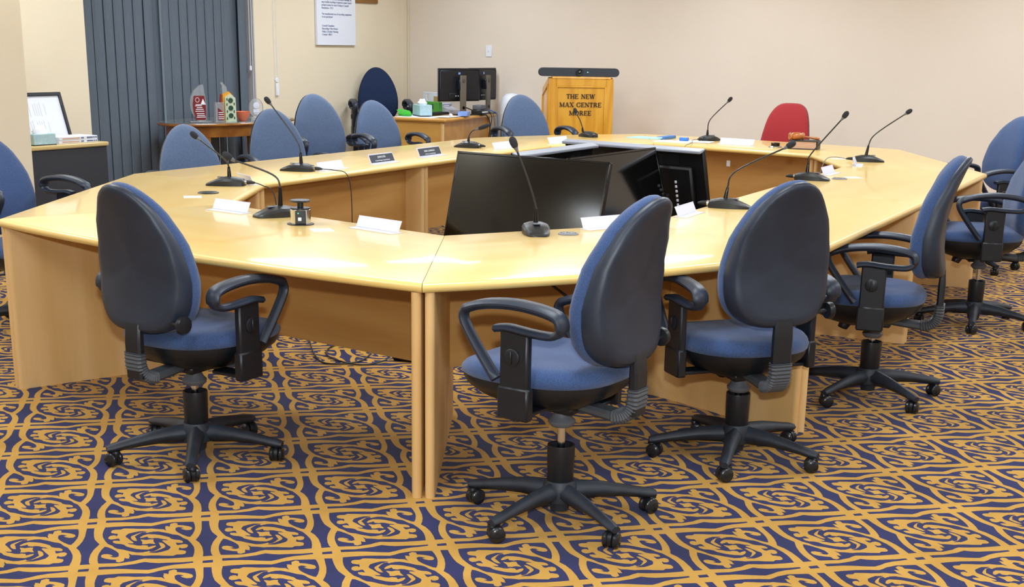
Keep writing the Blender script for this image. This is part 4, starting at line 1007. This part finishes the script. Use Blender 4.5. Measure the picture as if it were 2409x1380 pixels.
slabp([(-.055, .01), (.045, .01), (.05, .12), (.04, .23), (-.045, .23), (-.06, .12)], -.008, .008, 'red_panel', M['redp'], t)
slabp([(-.03, .23), (.02, .23), (.01, .29), (-.03, .335), (-.045, .325), (-.03, .30)], -.01, .01, 'acrylic_tip', M['acry'], t)
slabp([(-.02, .135), (.035, .135), (.008, .195)], -.0105, -.009, 'white_triangle', M['text_w'], t)
bars([(.01, .10, .05), (.01, .08, .05), (.01, .06, .05)], -.0095, 'print', t)
b = MB(); b.box((0, 0, .005), (.12, .06, .010), b=.003); obj('foot', b, M['acry'], t)
t = thing('bowl', 'small orange glass bowl between the tiled trophy and the round glass one', 'bowl', (-8.14, 9.18, GZ))
b = MB(); b.lathe([(.03, 0), (.034, .006), (.055, .035), (.070, .075), (.072, .082), (.068, .082), (.052, .038), (.02, .012)], 28); obj('body', b, M['orange'], t)
t = trophy('round clear glass trophy with frosted portrait, rightmost on the oval table', -8.20, 9.43)
b = MB(); P = [(.068*math.cos(2*PI*k/28), .105+.085*math.sin(2*PI*k/28)) for k in range(28)]
b.loft([[(x*.96, -.012, .105+(z-.105)*.96) for x, z in P], [(x, -.008, z) for x, z in P], [(x, .008, z) for x, z in P], [(x*.96, .012, .105+(z-.105)*.96) for x, z in P]]); obj('disc', b, M['acry'], t)
b = MB(); b.box((0, 0, .012), (.11, .05, .024), b=.004); obj('foot', b, M['acry'], t)
b = MB(); b.lathe([(.03, -.0135), (.02, -.0145), (.002, -.0145)], 14, (.0, 0, .125), 'y'); b.box((0, -.0135, .075), (.06, .002, .03), b=.0005); b.box((0, -.0135, .05), (.05, .002, .006)); obj('frosted_portrait', b, M['acrylic'], t)

# ================================================================ cabinet by the column
t = thing('cabinet', 'charcoal cabinet with pale timber top beside the cream column', 'cabinet', (-7.63, 6.70, 0), 0)
b = MB(); b.box((-.255, .0, .345), (.49, .80, .69), b=.002); obj('body', b, M['cab'], t)
b = MB(); b.box((-.250, .0, .705), (.52, .82, .030), b=.008); obj('top', b, M['cab_top'], t)
b = MB(); b.box((-.006, 0, .36), (.012, .78, .64), b=.002); obj('front_panel', b, M['cab'], t)
CZ = .72
t = thing('display_frame', 'black framed white document leaning back on the cabinet', 'frame', (-7.915, 6.735, CZ+.0035), R(90))
K = Matrix.Rotation(R(-17), 4, 'X')
b = MB()
for x, z, wd, hh in ((0, .013, .58, .026), (0, .347, .58, .026), (-.277, .18, .026, .32), (.277, .18, .026, .32)): b.box((x, .0, z), (wd, .022, hh), b=.003)
obj('frame', b.xf(K), M['black'], t)
b = MB(); b.box((0, .004, .18), (.54, .006, .32)); o = obj('document', b.xf(K), M['paper'], t)
b = MB()
for i in range(16):
    for z0, z1 in ((.18, .29), (.05, .16)):
        if (i*7) % 5 != 3: b.box((-.19+.020*i, .0003, (z0+z1)/2), (.004, .0006, (z1-z0)*(.75+.05*((i*3) % 5))))
obj('printed_text', b.xf(K), M['pale_ink'] if 'pale_ink' in M else M['acrylic'], o)
b = MB(); b.box((-.0, .016, .185), (.56, .006, .33)); obj('backing', b.xf(K), M['kraft'], t)
tissue_box('pale teal tissue box in front of the black frame on the cabinet', (-7.715, 6.555, CZ), R(88), .19, .10, .075)
for i in range(2):
    t = thing('printed_book', ('lower spiral-edged book of the pair stacked on the cabinet', 'upper spiral-edged book of the pair stacked on the cabinet')[i], 'book', (-7.755, 6.865, CZ+.024*i), R(89+i), 'books stacked on the cabinet')
    b = MB(); b.box((0, .008, .012), (.36, .184, .023), b=.002); o = obj('block', b, M['paper'], t)
    b = MB(); b.box((-.07, -.085, .012), (.16, .002, .008)); obj('photo_edge', b, M['pages'], o)
    b = MB()
    for x, wd in ((.035, .025), (.105, .055), (.145, .012), (.165, .014)): b.box((x, -.085, .012), (wd, .002, .009))
    q = obj('printed_title', b, M['ink'], o); q['kind'] = 'stuff'
